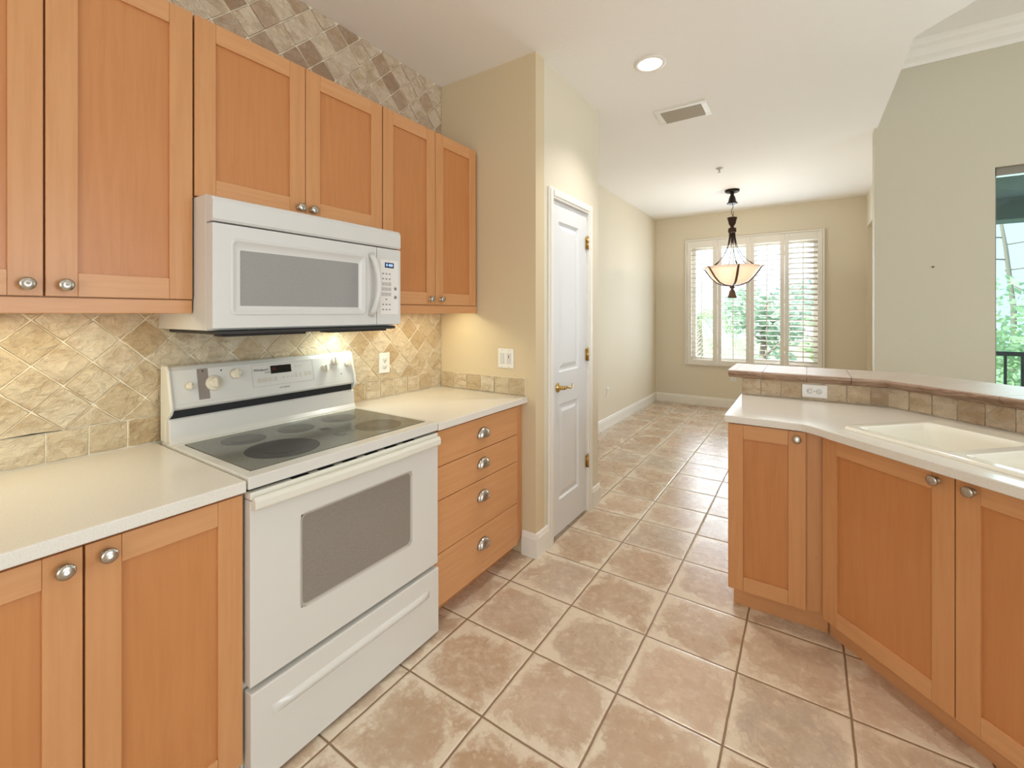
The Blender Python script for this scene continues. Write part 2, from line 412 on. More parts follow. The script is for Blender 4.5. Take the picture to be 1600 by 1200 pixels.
def baseboard(name, x0, y0, x1, y1, nx, ny, h=.14, t=.016, parent=None):
    """moulded skirting from (x0,y0) to (x1,y1), standing out along (nx,ny)"""
    b = MB(); prof = [(0, 0), (t, 0), (t, h-.03), (t*.75, h-.022), (t*.55, h-.008), (t*.2, h), (0, h)]
    d = Vector((x1-x0, y1-y0, 0)); L = d.length; d.normalize(); n = Vector((nx, ny, 0))
    rings = [[Vector((x0, y0, 0)) + d*s + n*p + Vector((0, 0, z)) for p, z in prof] for s in (0, L)]
    b.loft(rings, sm=False); return struct(name, b, WHITE)
baseboard('baseboard_left', WX, YP2, WX, YF, 1, 0)
baseboard('baseboard_far', WX+.016, YF, NX, YF, 0, -1)
baseboard('baseboard_pantry_front', -1.41, YP, XP+.016, YP, 0, -1)
baseboard('baseboard_pantry_side', XP, YP, XP, DY0-.062, 1, 0)
baseboard('baseboard_pantry_end', XP, DY1+.075, XP, YP2+.016, 1, 0)
baseboard('baseboard_pantry_back', WX+.016, YP2, XP, YP2, 0, 1)
baseboard('baseboard_living', .468, YL, WX0-.05, YL, 0, -1)
# crown moulding of the living room
b = MB(); prof = [(0, 3.40), (.012, 3.40), (.02, 3.43), (.05, 3.455), (.075, 3.50), (.10, 3.52), (.105, 3.545), (.12, 3.56), (0, 3.56)]
b.loft([[(x, YL - p, z) for p, z in prof] for x in (.61, EX)], sm=False); struct('trim_1', b, WHITE)

# pantry door: slab with two raised panels, casing, lever, hinges
fr = MB(); cw = .062
for y0, y1 in ((DY0-cw, DY0-.004), (DY1+.004, DY1+cw+.01)):
    fr.box(XP, XP+.014, y0, y1, 0, DZ+.005+cw); s = .012
    fr.box(XP+.014, XP+.02, y0+s if y0 < DY0-.03 else y0+.016, y1-.016 if y0 < DY0-.03 else y1-s, 0, DZ+cw-.008)
fr.box(XP, XP+.014, DY0-.004, DY1+.004, DZ+.004, DZ+.005+cw); fr.box(XP+.014, XP+.02, DY0-.004, DY1+.004, DZ+.018, DZ+cw-.008)
fr.box(XP-.10, XP, DY0-.02, DY0-.003, 0, DZ+.015); fr.box(XP-.10, XP, DY1+.003, DY1+.02, 0, DZ+.015); fr.box(XP-.10, XP, DY0-.003, DY1+.003, DZ+.003, DZ+.015)
door = MB(); xd = XP - .006; ya, yb = 2.533, 2.828
P1, P2 = (1.05, 2.022), (.228, .842)
xs = xd
door.box(xs-.036, xs-.013, DY0, DY1, .016, DZ)
for y0, y1, z0, z1 in ((DY0, ya, .016, DZ), (yb, DY1, .016, DZ), (ya, yb, .016, P2[0]), (ya, yb, P2[1], P1[0]), (ya, yb, P1[1], DZ)): door.box(xs-.0135, xs, y0, y1, z0, z1)
for z0, z1 in (P1, P2):
    ring = lambda i, x: [(x, ya+i, z0+i), (x, yb-i, z0+i), (x, yb-i, z1-i), (x, ya+i, z1-i)]
    door.loft([ring(0, xs), ring(.010, xs-.012), ring(.024, xs-.0125), ring(.048, xs-.003), ring(.052, xs-.002)], cap=False, sm=False)
    door.poly(ring(.052, xs-.002))
door1 = struct('door_1', door, DOORW, loc=(xd, 2.43, 0), recalc=True)
struct('door_casing', fr, WHITE, door1, bevel=.003)
m = MB(); m.lathe([(.0, 0), (.030, 0), (.031, .004), (.026, .010), (.014, .014), (.012, .045), (.0, .047)], 20, mat=Matrix.Translation((xs, 2.515, .955)) @ Matrix.Rotation(PI/2, 4, 'Y'))
pts = [(xs+.045, 2.515, .955), (xs+.05, 2.53, .957), (xs+.05, 2.56, .956), (xs+.052, 2.59, .949), (xs+.05, 2.615, .950), (xs+.048, 2.635, .960), (xs+.04, 2.645, .966)]
m.tube(pts, [.011, .011, .0085, .0085, .007, .006, .004], 10)
m.box(xs-.03, xs+.001, DY0-.0015, DY0+.002, .925, .985)
o = m.build('lever_handle', BRASS, door1); o['label'] = 'brass lever handle'
for z in (1.935, 1.133, .366):
    m = MB(); m.tube([(XP+.006, DY1+.003, z-.045), (XP+.006, DY1+.003, z+.045)], .008, 10); m.tube([(XP+.006, DY1+.003, z+.045), (XP+.006, DY1+.003, z+.055)], [.006, .003], 8)
    m.box(XP-.004, XP+.002, DY1-.022, DY1+.0, z-.042, z+.042); m.box(XP-.004, XP+.003, DY1+.004, DY1+.02, z-.042, z+.042)
    o = m.build('hinge', BRASS, door1); o['label'] = 'brass hinge'

# ---------------------------------------------------------------- cabinets
def door_mesh(w, h, stile=.066, rail=.068, t=.02, rec=.009):
    """shaker door in local coordinates: width along +y from 0, height along +z, face towards +x at x = 0"""
    m = MB(); g = .0004
    m.box(-t, 0, 0, stile-g, 0, h, 0); m.box(-t, 0, w-stile+g, w, 0, h, 0)
    m.box(-t, 0, stile, w-stile, 0, rail, 1); m.box(-t, 0, stile, w-stile, h-rail, h, 1)
    m.box(-t+.002, -rec, stile-.002, w-stile+.002, rail-.002, h-rail+.002, 2); return m
KM = Matrix.Rotation(PI/2, 4, 'Y')
def knob(parent, mat, x, y, z, name='knob'):
    k = MB(); k.lathe([(.0, -.001), (.011, -.001), (.011, .002), (.0055, .004), (.005, .013), (.0085, .017), (.0165, .0195), (.0175, .0225), (.0165, .026), (.012, .0285), (.006, .0295), (.0, .0296)], 24, mat=mat @ Matrix.Translation((x, y, z)) @ KM)
    o = k.build(name, NICKEL, parent); o['label'] = 'round brushed nickel knob'; return o
def shaker(root, M, y0, y1, z0, z1, ky=None, kz=None, stile=.066):
    d = door_mesh(y1-y0, z1-z0, stile)
    bmesh.ops.transform(d.bm, matrix=M @ Matrix.Translation((0, y0, z0)), verts=d.bm.verts[:])
    o = d.build('door', [W_V, W_H, W_P], root, bevel=.0012)
    if ky is not None: knob(o, M, 0, ky, kz)
    return o

XU, ZU = -1.746, 2.457
def upper(label, y0, y1, z0, doors, rail=True):
    r = thing('wall_cabinet', label, 'cabinet', (WX, (y0+y1)/2, z0), 0, 'wall cabinets above the backsplash')
    b = MB(); b.box(WX+.002, XU-.021, y0+.0005, y1-.0005, z0, ZU-.002); b.build('cabinet_box', W_V, r)
    M = Matrix.Translation((XU, 0, 0))
    for (a, c_, ky) in doors: shaker(r, M, a, c_, z0+.003, ZU, ky, z0 + .035)
    if rail:
        l = MB(); l.box(XU-.04, XU-.006, y0+.001, y1-.001, 1.43, z0); l.build('light_rail', W_H, r, bevel=.002)
    return r
upper('tall maple wall cabinet left of the white microwave, two shaker doors', -.055, .653, 1.475, [(-.052, .2955, .263), (.300, .651, .338)])
upper('short maple wall cabinet directly above the white microwave', .655, 1.4635, 1.832, [(.657, 1.0585, 1.033), (1.0615, 1.4615, 1.090)], False)
upper('tall maple wall cabinet right of the microwave, against the pantry wall', 1.4655, 2.222, 1.475, [(1.4675, 1.8355, 1.797), (1.8395, 2.205, 1.880)])

XD, ZT, ZU_ = -1.395, .937, .902           # door face, counter top, counter underside
def base_box(root, y0, y1):
    b = MB(); b.box(WX+.002, XD-.021, y0, y1, .088, ZU_-.001); b.build('cabinet_box', W_V, root)
    t = MB(); t.box(WX+.1, XD-.085, y0, y1, 0, .088); t.build('toe_kick', W_H, root)
r = thing('base_cabinet', 'maple base cabinet with two shaker doors, left of the white range', 'cabinet', (WX, .3, 0))
base_box(r, -.055, .650); M = Matrix.Translation((XD, 0, 0))
shaker(r, M, -.052, .300, .09, .89, .268, .853); shaker(r, M, .3045, .649, .09, .89, .342, .856)
r = thing('drawer_cabinet', 'maple base cabinet of four plain drawers with cup pulls, right of the range', 'cabinet', (WX, 1.82, 0))
base_box(r, 1.466, 2.222)
b = MB(); b.box(XD-.05, XD-.022, 2.152, 2.2285, .088, ZU_-.001); b.build('filler_strip', W_V, r)
for z0, z1, kz in ((.092, .330, .237), (.3335, .5725, .484), (.576, .727, .652), (.7305, .891, .806)):
    d = MB(); d.box(XD-.02, XD, 1.468, 2.150, z0, z1); d = d.build('drawer', W_H, r, bevel=.0015)
    p = MB(); n = 18; q = 8; Wd, Hd, Pd = .046, .034, .026; rings = []
    for i in range(n+1):
        th = PI*i/n; rad = math.sin(th)**.8 if 0 < i < n else .02
        rings.append([(XD + .001 + Pd*rad*math.sin(PI/2*j/q)**.85, 1.82 - Wd*math.cos(th), kz - .012 + (Hd+.012)*rad*math.cos(PI/2*j/q)) for j in range(q+1)])
    p.loft(rings, cap=False, closed=False)
    o = p.build('cup_pull', NICKEL, d, solid=.003, recalc=False); o['label'] = 'satin nickel cup pull'

def worktop(name, label, pts, z0=ZU_, z1=ZT, loc=(0, 0, 0), rounded=None):
    m = MB(); m.prism(pts, z0, z1); o = m.build(name, COUNTER, loc=loc, bevel=.004); return tag(o, label, 'countertop')
worktop('countertop', 'cream quartz countertop slab left of the range, on the two-door cabinet', [(WX+.002, -.11), (-1.372, -.11), (-1.372, .6495), (WX+.002, .6495)], loc=(WX, .3, ZU_))
worktop('countertop', 'cream quartz countertop slab above the four drawers, against the pantry wall', [(WX+.002, 1.4665), (-1.372, 1.4665), (-1.372, YP-.002), (WX+.002, YP-.002)], loc=(WX, 1.85, ZU_))
# stone upstand on the pantry wall
m = MB(); x = WX + .012
sp = lambda u, z, h: (u, YP - .001 - h, z)
n = 6; s_ = (-1.392 - x)/n
for i in range(n): tile(m, [(x+i*s_, .939), (x+(i+1)*s_, .939), (x+(i+1)*s_, 1.043), (x+i*s_, 1.043)], sp, .0016)
m2 = MB(); m2.box(x, -1.392, YP-.0045, YP+.001, .939, 1.043)
t2 = struct('trim_2', m2, GROUT); struct('stone_upstand', m, STONE, t2, recalc=False)

# ---------------------------------------------------------------- microwave
def frame_door(mb, xa, xb, y0, y1, z0, z1, a0, a1, b0, b1):
    q = lambda x, p0, p1, q0, q1: [(x, p0, q0), (x, p1, q0), (x, p1, q1), (x, p0, q1)]
    R_ = [q(xa, y0, y1, z0, z1), q(xb, y0, y1, z0, z1), q(xb, a0, a1, b0, b1), q(xa, a0, a1, b0, b1), q(xa, y0, y1, z0, z1)]
    mb.loft(R_, cap=False, sm=False); bmesh.ops.remove_doubles(mb.bm, verts=mb.bm.verts[:], dist=1e-5)
XM = -1.61
r = thing('microwave', 'white over-the-range microwave hung beneath the short cabinet', 'microwave', (WX, 1.056, 1.37))
b = MB(); b.box(WX+.002, XM-.05, .6565, 1.4565, 1.372, 1.828)
b.build('body', ENAMEL, r, bevel=.003)
g = MB(); g.loft([[(x, y, z) for x, z in ((XM-.0495, 1.734), (XM-.004, 1.734), (XM+.002, 1.742), (XM+.002, 1.80), (XM-.006, 1.815), (XM-.0495, 1.827))] for y in (.6565, 1.4565)], sm=False)
o = g.build('vent_grille', PLASTIC, r, bevel=.002); o['label'] = 'sloped white vent panel along the top'
d = MB(); ysm = 1.318
bz = (.716, 1.252, 1.430, 1.678); gl = (.743, 1.222, 1.456, 1.646)
frame_door(d, XM-.048, XM, .6565, ysm-.0015, 1.380, 1.728, *bz)
d = d.build('door', PLASTIC, r, bevel=.0015)
def rrect(y0, y1, z0, z1, rad, x, n=6):
    out = []
    for cy, cz, a0 in ((y1-rad, z1-rad, 0), (y0+rad, z1-rad, 90), (y0+rad, z0+rad, 180), (y1-rad, z0+rad, 270)):
        for i in range(n+1): a = R(a0 + 90*i/n); out.append((x, cy + rad*math.cos(a), cz + rad*math.sin(a)))
    return out
z = MB(); z.loft([rrect(bz[0]-.006, bz[1]+.006, bz[2]-.006, bz[3]+.006, .018, XM+.0005), rrect(bz[0]-.004, bz[1]+.004, bz[2]-.004, bz[3]+.004, .017, XM+.004), rrect(bz[0]+.003, bz[1]-.003, bz[2]+.003, bz[3]-.003, .013, XM+.003), rrect(bz[0]+.007, bz[1]-.007, bz[2]+.007, bz[3]-.007, .01, XM-.003), rrect(*gl, .004, XM-.005)], cap=False)
z.build('window_bezel', PLASTIC, d, recalc=False)
MG = Mat('microwave_glass', '8d8a88', .08, spec=.7)
v_ = MG.obj(); vo = MG.n('TexVoronoi'); MG.put(vo.inputs['Vector'], v_); vo.inputs['Scale'].default_value = 400
MG.base(MG.mix(MG.step(vo.outputs['Distance'], .2, .5), '8f8e8d', '9c9a99'))
z = MB(); z.poly(rrect(*gl, .004, XM-.0045)); z.build('window_glass', MG.m, d, recalc=False)['label'] = 'grey screened glass'
h = MB(); pts = []
for i in range(13):
    t = i/12; pts.append((XM + .004 + .036*math.sin(PI*t)**.6, 1.283 + .014*math.sin(PI*t), 1.422 + .27*t))
h.tube(pts, [.013]*13, 10); h.build('handle', PLASTIC, d)
p = MB(); p.box(XM-.048, XM, ysm+.0015, 1.4565, 1.380, 1.728); p = p.build('control_panel', PLASTIC, r, bevel=.0015)
k = MB(); k.box(XM-.001, XM+.0012, 1.338, 1.442, 1.425, 1.676); k.build('keypad_plate', plain('keypad_white', 'e8e4e0', .45), p, bevel=.001)
k = MB(); k.box(XM, XM+.002, 1.362, 1.414, 1.640, 1.664); q_ = k.build('display', emit('blue_display', '0b2c66', .6), p); q_['label'] = 'blue lit clock display'
words('0 400', .017, emit('display_digits', 'bfe0ff', 2.0), q_, (XM+.0024, 1.388, 1.652), (0, 1, 0), (0, 0, 1))
for rr_ in range(8):
    zz = 1.612 - rr_*.0235
    for cc in range(3):
        b = MB(); yy = 1.352 + cc*.019
        if rr_ in (2, 3, 4): b.box(XM, XM+.0018, yy-.0085, yy+.0085, zz-.008, zz+.008)
        elif rr_ == 5 and cc != 1: continue
        else: b.box(XM, XM+.0016, yy-.005, yy+.005, zz-.003, zz+.003)
        b.build('button', plain('button_grey', 'c2bdb8', .5) if rr_ in (2, 3, 4) else GREYP, p)
for zz in (1.545, 1.505):
    b = MB(); b.lathe([(0, 0), (.008, 0), (.008, .0018), (0, .0018)], 14, mat=Matrix.Translation((XM, 1.424, zz)) @ KM); b.build('button', GREYP, p)
u = MB(); u.box(WX+.03, XM-.016, .68, 1.44, 1.358, 1.3715); u.box(XM-.10, XM-.03, .70, 1.0, 1.35, 1.358); u.box(XM-.10, XM-.03, 1.1, 1.40, 1.35, 1.358)
u.build('bottom_plate', plain('dark_underside', '2e2b2b', .5), r, bevel=.004)

# ---------------------------------------------------------------- range
r = thing('range', 'white freestanding electric range with black glass cooktop', 'range', (-1.7, 1.057, 0))
Y0, Y1 = .654, 1.462; XR = -1.37; ZK = .944
b = MB(); b.box(WX+.03, XR-.045, Y0, Y1, .03, .90); b.box(-1.5, XR-.05, Y0+.02, Y1-.02, 0, .03); b.box(WX+.03, WX+.1, Y0+.02, Y1-.02, 0, .03)
b.build('body', ENAMEL2, r, bevel=.003)
# cooktop frame with rolled rim
b = MB(); gx0, gx1, gy0, gy1 = -1.915, -1.428, .688, 1.436
b.box(-1.975, gx0, Y0, Y1, .906, ZK); b.box(gx1, -1.372, Y0, Y1, .906, ZK); b.box(gx0, gx1, Y0, gy0, .906, ZK); b.box(gx0, gx1, gy1, Y1, .906, ZK); b.box(gx0, gx1, gy0, gy1, .906, .935)
ck = b.build('cooktop_frame', ENAMEL, r, bevel=.004)
CER = Mat('black_ceramic_glass', '66665c', .16, spec=.5); nv = CER.noise(CER.obj(), 260, 2); nb = CER.noise(CER.obj(), 7, 3)
CER.base(CER.mix(CER.step(nv, .5, .8), CER.mix(nb, '5c5c53', '6e6e64'), '7d7c72'))
b = MB(); b.box(gx0, gx1, gy0, gy1, .936, ZK+.0015); gtop = b.build('glass_cooktop', CER.m, ck, bevel=.001); gtop['label'] = 'dark speckled ceramic glass'
BUR = Mat('burner_print', '211e1b', .22, spec=.3); wv = BUR.n('TexWave', wave_type='RINGS', rings_direction='Z'); BUR.put(wv.inputs['Vector'], BUR.obj()); wv.inputs['Scale'].default_value = 60
BUR.base(BUR.mix(BUR.step(BUR.noise(BUR.obj(), 300, 2), .4, .7), '171412', '3a322a'))
BUR2 = plain('burner_ring', '5a564c', .3)
for bx, by, br, dk in ((-1.80, .842, .076, 0), (-1.79, 1.045, .072, 0), (-1.80, 1.256, .076, 0), (-1.552, 1.277, .098, 0), (-1.572, .869, .122, 1)):
    o = MB(); o.prism([(bx + br*math.cos(2*PI*i/40), by + br*math.sin(2*PI*i/40)) for i in range(40)], ZK+.001, ZK+.0019)
    o.prism([(bx + br*.55*math.cos(2*PI*i/40), by + br*.55*math.sin(2*PI*i/40)) for i in range(40)], ZK+.0019, ZK+.0022, 1 if not dk else 0)
    o.build('burner', [BUR.m if dk else plain('burner_dim', '3d3a34', .25), plain('burner_core', '4b4840', .25)], ck)
o = MB(); o.box(-1.57, -1.535, 1.075, 1.11, ZK+.001, ZK+.002); o.build('hot_indicator', plain('indicator', '171412', .3), ck)
o = MB(); o.box(-1.70, -1.665, 1.09, 1.13, ZK+.001, ZK+.002); o.build('hot_indicator', plain('indicator_two', '22201c', .3), ck)
# riser and backguard
b = MB(); b.loft([[(x, y, z) for x, z in ((-2.03, .906), (-1.945, .906), (-1.945, ZK+.002), (-1.958, ZK+.02), (-1.963, 1.030), (-1.970, 1.035), (-2.03, 1.035))] for y in (Y0+.002, Y1-.002)], sm=False)
b.build('backguard_riser', ENAMEL, r, bevel=.004)
b = MB(); b.box(-2.03, -1.972, Y0+.0125, Y1-.0125, 1.0352, 1.067); b.build('vent_gap', BLACK, r)
xb0, xb1 = -1.952, -1.985
prof = [(-2.035, 1.066), (-1.962, 1.066), (xb0, 1.074), (xb0-.002, 1.082), (xb1+.002, 1.212), (xb1-.012, 1.226), (-2.022, 1.228), (-2.035, 1.222)]
b = MB(); b.loft([[(x, y, z) for x, z in prof] for y in (Y0+.012, Y1-.012)], sm=False); bg = b.build('control_panel', ENAMEL, r, bevel=.004)
for yy in (Y0, Y1-.0125):
    b = MB(); b.loft([[(x, y, z) for x, z in ((-2.04, .945), (-1.99, .945), (-1.985, 1.03), (-1.956, 1.05), (-1.944, 1.066), (-1.946, 1.09), (-1.978, 1.216), (-1.996, 1.233), (-2.04, 1.232))] for y in (yy, yy+.0125)], sm=False)
    b.build('end_cap', ENAMEL2, r, bevel=.005)
fn = Vector((.130, 0, .029)).normalized()                    # panel normal
def on_panel(y, z, lift=0):
    t = (z-1.082)/(1.212-1.082); x = (xb0-.002) + t*((xb1+.002)-(xb0-.002)); return Vector((x, y, z)) + fn*lift
uz = (on_panel(0, 1.2)-on_panel(0, 1.1)).normalized()
def pbox(mb, y0, y1, z0, z1, lift=.0012, m=0):
    a = [on_panel(y0, z0), on_panel(y1, z0), on_panel(y1, z1), on_panel(y0, z1)]
    mb.loft([[p - fn*.001 for p in a], [p + fn*lift for p in a]], m, sm=False)
def pm(y, z): M = Matrix((Vector((0, 1, 0)), uz, fn)).transposed().to_4x4(); M.translation = on_panel(y, z); return M
def rknob(y, z, rad, skirt=None):
    k = MB()
    if skirt: k.lathe([(0, 0), (skirt, 0), (skirt, .004), (skirt-.003, .007), (0, .007)], 28, mat=pm(y, z))
    k.lathe([(0, 0), (rad, 0), (rad, .012), (rad-.002, .016), (0, .016)], 24, mat=pm(y, z))
    o = k.build('knob', KNOBC, bg); g_ = MB(); M = pm(y, z)
    g_.loft([[M @ Vector(p) for p in ((-rad*.28, -rad*.97, h), (rad*.28, -rad*.97, h), (rad*.28, rad*.97, h), (-rad*.28, rad*.97, h))] for h in (.012, .027)], sm=False)
    g_.build('knob_grip', KNOBC, o, bevel=.003)
L = lambda px: px
rknob(.7215, 1.150, .0135); rknob(.8085, 1.152, .020, .031); rknob(.889, 1.178, .0205)
rknob(1.295, 1.160, .017, .020); rknob(1.352, 1.189, .019); rknob(1.424, 1.172, .0165)
b = MB(); pbox(b, .752, .79, 1.095, 1.212, .0008)
b.build('grey_decal', plain('decal_grey', '8a7d72', .5), bg)
b = MB()
for y0, y1, z0, z1 in ((.955, 1.235, 1.2045, 1.206), (.955, 1.235, 1.113, 1.1145), (.955, .9565, 1.113, 1.206), (1.2335, 1.235, 1.113, 1.206), (.68, .95, 1.086, 1.0868), (1.24, 1.445, 1.086, 1.0868)): pbox(b, y0, y1, z0, z1, .0006)
b.build('panel_outline', plain('outline_grey', 'b5aea2', .5), bg)
b = MB(); pbox(b, 1.035, 1.128, 1.163, 1.197, .0015); ds = b.build('display', plain('black_display', '0a0808', .12), bg)
words('11', .018, emit('red_digits', 'a02020', .5), ds, on_panel(1.05, 1.182, .002), (0, 1, 0), uz)
words('Whirlpool', .0145, DARKP, bg, on_panel(.993, 1.183, .0008), (0, 1, 0), uz)
words('GOLD', .009, GREYP, bg, on_panel(1.020, 1.170, .0008), (0, 1, 0), uz)
words('ACCUBAKE', .0095, GREYP, bg, on_panel(1.09, 1.099, .0008), (0, 1, 0), uz)
for y0, dy, n_, z_, w_, hh in ((.985, .023, 3, 1.139, .018, .018), (1.055, .0, 1, 1.139, .012, .018), (1.09, .021, 3, 1.143, .010, .008), (1.155, .02, 2, 1.185, .012, .006), (1.150, .02, 2, 1.145, .007, .020), (1.198, .02, 2, 1.147, .014, .018)):
    for i in range(n_):
        b = MB(); pbox(b, y0+i*dy-w_/2, y0+i*dy+w_/2, z_-hh/2, z_+hh/2, .0008); b.build('button', plain('button_taupe', 'c9bfb0', .5), bg)
b = MB(); 
for y_, z_ in ((.772, 1.203), (.838, 1.199), (1.385, 1.124)): b = MB(); b.lathe([(0, -.001), (.003, -.001), (.003, .001), (0, .001)], 10, mat=pm(y_, z_)); b.build('indicator_light', BLACK, bg)

# oven door, handle, window, drawer
DYa, DYb = Y0+.004, Y1-.004
wy0, wy1, wz0, wz1 = .818, 1.300, .470, .772
b = MB()
frame_door(b, XR-.042, XR, DYa, DYb, .318, .872, wy0, wy1, wz0, wz1)
od = b.build('oven_door', ENAMEL, r, bevel=.002)
OW = Mat('oven_glass', '6d655c', .12, spec=.6); o_n = OW.n('TexVoronoi'); OW.put(o_n.inputs['Vector'], OW.obj()); o_n.inputs['Scale'].default_value = 330
OW.base(OW.mix(OW.step(o_n.outputs['Distance'], .15, .5), '79726a', '8b847b'))  # opaque grey holds the dot screen and the pane's reflected brightness
b = MB(); b.loft([rrect(wy0-.004, wy1+.004, wz0-.004, wz1+.004, .022, XR+.0008), rrect(wy0, wy1, wz0, wz1, .02, XR-.001), rrect(wy0+.006, wy1-.006, wz0+.006, wz1-.006, .017, XR-.004)], cap=False); b.build('window_rim', plain('rim_grey', 'aaa296', .35), od, recalc=False)
b = MB(); b.poly(rrect(wy0+.004, wy1-.004, wz0+.004, wz1-.004, .018, XR-.0035)); b.build('window_glass', OW.m, od, recalc=False)['label'] = 'opaque grey glass'
b = MB(); b.bevel_box(XR-.042, XR+.002, DYa, DYb, .874, .897, .004)
for i in range(6): b.box(XR-.02, XR-.006, .79+i*.095, .85+i*.095, .8965, .8975, 1)
b.build('vent_strip', [ENAMEL2, BLACK], od)
h = MB(); rings = []
for i in range(21):
    t = i/20; y = DYa + .004 + t*(DYb-DYa-.008); bow = .010*math.sin(PI*t)
    xo = XR + .024 + bow; rings.append([(XR-.001, y, .846), (xo-.006, y, .846), (xo, y, .853), (xo, y, .874), (xo-.008, y, .884), (XR+.012, y, .886), (XR-.001, y, .880)])
h.loft(rings, sm=False); h.build('handle', ENAMEL2, od, bevel=.003)
b = MB(); zz = [(.012, 0), (.19, 0), (.197, .002), (.205, .013), (.214, .012), (.24, -.006), (.25, -.002), (.262, .0), (.305, 0)]
b.bevel_box(XR-.035, XR+.006, DYa, DYb, .014, .300, .004)
rd = MB(); xs_ = XR + .006
rr = []
for t in [i/24 for i in range(25)]:
    y = .72 + t*.68; k_ = min(1, min(t, 1-t)*8); k_ = math.sin(k_*PI/2)
    rr.append([(xs_-.002, y, .190), (xs_+.002*k_, y, .196), (xs_+.012*k_, y, .210), (xs_+.010*k_, y, .218), (xs_+.001*k_, y, .228), (xs_-.002, y, .230)])
rd.loft(rr, sm=True)
dr = b.build('storage_drawer', ENAMEL, r); rd.build('drawer_grip', ENAMEL, dr)
b = MB(); b.box(XR-.055, XR-.046, DYa, DYb, .296, .325); b.build('painted_shadow_gap', BLACK, r)  # black strip behind the slot above the drawer, paints its shade
b = MB(); b.box(XR-.046, XR-.022, DYa, DYb, .8972, .9055); b.build('painted_shadow_gap', BLACK, r)  # black strip added under the cooktop lip as painted shade

# ---------------------------------------------------------------- peninsula
A45 = -PI/4
def pen_frame(x, y): return Matrix.Translation((x, y, 0)) @ Matrix.Rotation(-PI/2, 4, 'Z')      # door faces -y, width runs +x
r = thing('base_cabinet', 'narrow single-door maple base cabinet at the free end of the peninsula', 'cabinet', (-.16, 2.7, 0))
b = MB(); b.box(-.318, .0, 2.391, 3.02, .098, ZU_-.001); b.build('cabinet_box', W_V, r)
b = MB(); b.prism([(-.30, 2.43), (.078, 2.43), (.088, 2.440), (-.29, 2.440), (-.29, 3.0), (-.30, 3.0)], 0, .098); b.build('toe_kick', W_H, r)
Mp = Matrix.Translation((0, 2.37, 0)) @ Matrix.Rotation(-PI/2, 4, 'Z')
shaker(r, Mp, -.318, -.004, .102, .897, -.037, .864)
b = MB(); b.prism([(.0005, 2.391), (.094, 2.391), (.18, 2.48), (.0005, 2.48)], .098, ZU_-.001); b.build('filler_strip', W_V, r)
# diagonal sink cabinet: local x along the run (towards +x,-y), local y back into the cabinet
base = Vector((.058, 2.352, 0)); rz = -PI/4
r = thing('sink_cabinet', 'maple sink base cabinet with two shaker doors, on the angled side of the peninsula', 'cabinet', base, rz)
Lc = .98
MR = ROOT[r.name]
def wl(mb): bmesh.ops.transform(mb.bm, matrix=MR, verts=mb.bm.verts[:]); return mb
b = MB(); b.box(.0, Lc, .021, .64, .098, .75); b.box(.0, Lc, .021, .06, .75, ZU_-.001); b.box(0, .02, .06, .3, .75, ZU_-.001); b.box(Lc-.02, Lc, .06, .5, .75, ZU_-.001); wl(b).build('cabinet_box', W_V, r)
b = MB(); b.box(-.0305, Lc, .07, .084, 0, .0965); b.box(Lc-.02, Lc, .084, .6, 0, .098); wl(b).build('toe_kick', W_H, r)
Md = MR @ Matrix.Rotation(-PI/2, 4, 'Z')
shaker(r, Md, .0, .4865, .102, .897, .437, .866); shaker(r, Md, .4905, Lc, .102, .897, .536, .866)
# peninsula worktop, front edge sweeping round the inside corner
pts = [(-.333, 3.028), (-.333, 2.358), (-.03, 2.358)]
for i in range(1, 8):
    t = i/8; a = Vector((-.03, 2.358)); k = Vector((-.005+.015, 2.355)); e = Vector((.075, 2.27)); p = a*(1-t)**2 + k*2*t*(1-t) + e*t*t; pts.append((p.x, p.y))
EN = 1.04
sfront = 2.345; pts += [(.075, 2.27), (.76, sfront-.76), (1.2, 2.19-.0), (.36, 3.028)]
# the cut for the sink is part of the slab's outline: built from pieces around the bowl opening
dD = Vector((1, -1)).normalized(); dN = Vector((1, 1)).normalized()
def dp(s, n): return tuple((dD*s + dN*n))          # diagonal coordinates: s along the run, n back
s0, s1, n0, n1 = -1.555, -.80, 1.785, 2.265         # opening in the slab under the sink rim
nf = sfront/math.sqrt(2); nbk = (3.388)/math.sqrt(2)
slab = MB(); sE = -.62
outer = pts[:-3] + [dp(sE, nf), dp(sE, nbk), (.36, 3.028)]; hole = [dp(s0, n0), dp(s1, n0), dp(s1, n1), dp(s0, n1)]
es = []
for loop in (outer, hole):
    vs = [slab.bm.verts.new((*p, ZT)) for p in loop]
    es += [slab.bm.edges.new((vs[i], vs[(i+1) % len(vs)])) for i in range(len(vs))]
bmesh.ops.triangle_fill(slab.bm, use_beauty=True, use_dissolve=False, edges=es)
g_ = bmesh.ops.extrude_face_region(slab.bm, geom=slab.bm.faces[:])
bmesh.ops.translate(slab.bm, vec=(0, 0, ZU_-ZT), verts=[v for v in g_['geom'] if isinstance(v, bmesh.types.BMVert)])
o = slab.build('countertop', COUNTER, loc=(.1, 2.7, ZU_), bevel=.004); tag(o, 'cream quartz peninsula countertop with a bent front edge, holding the white sink', 'countertop')
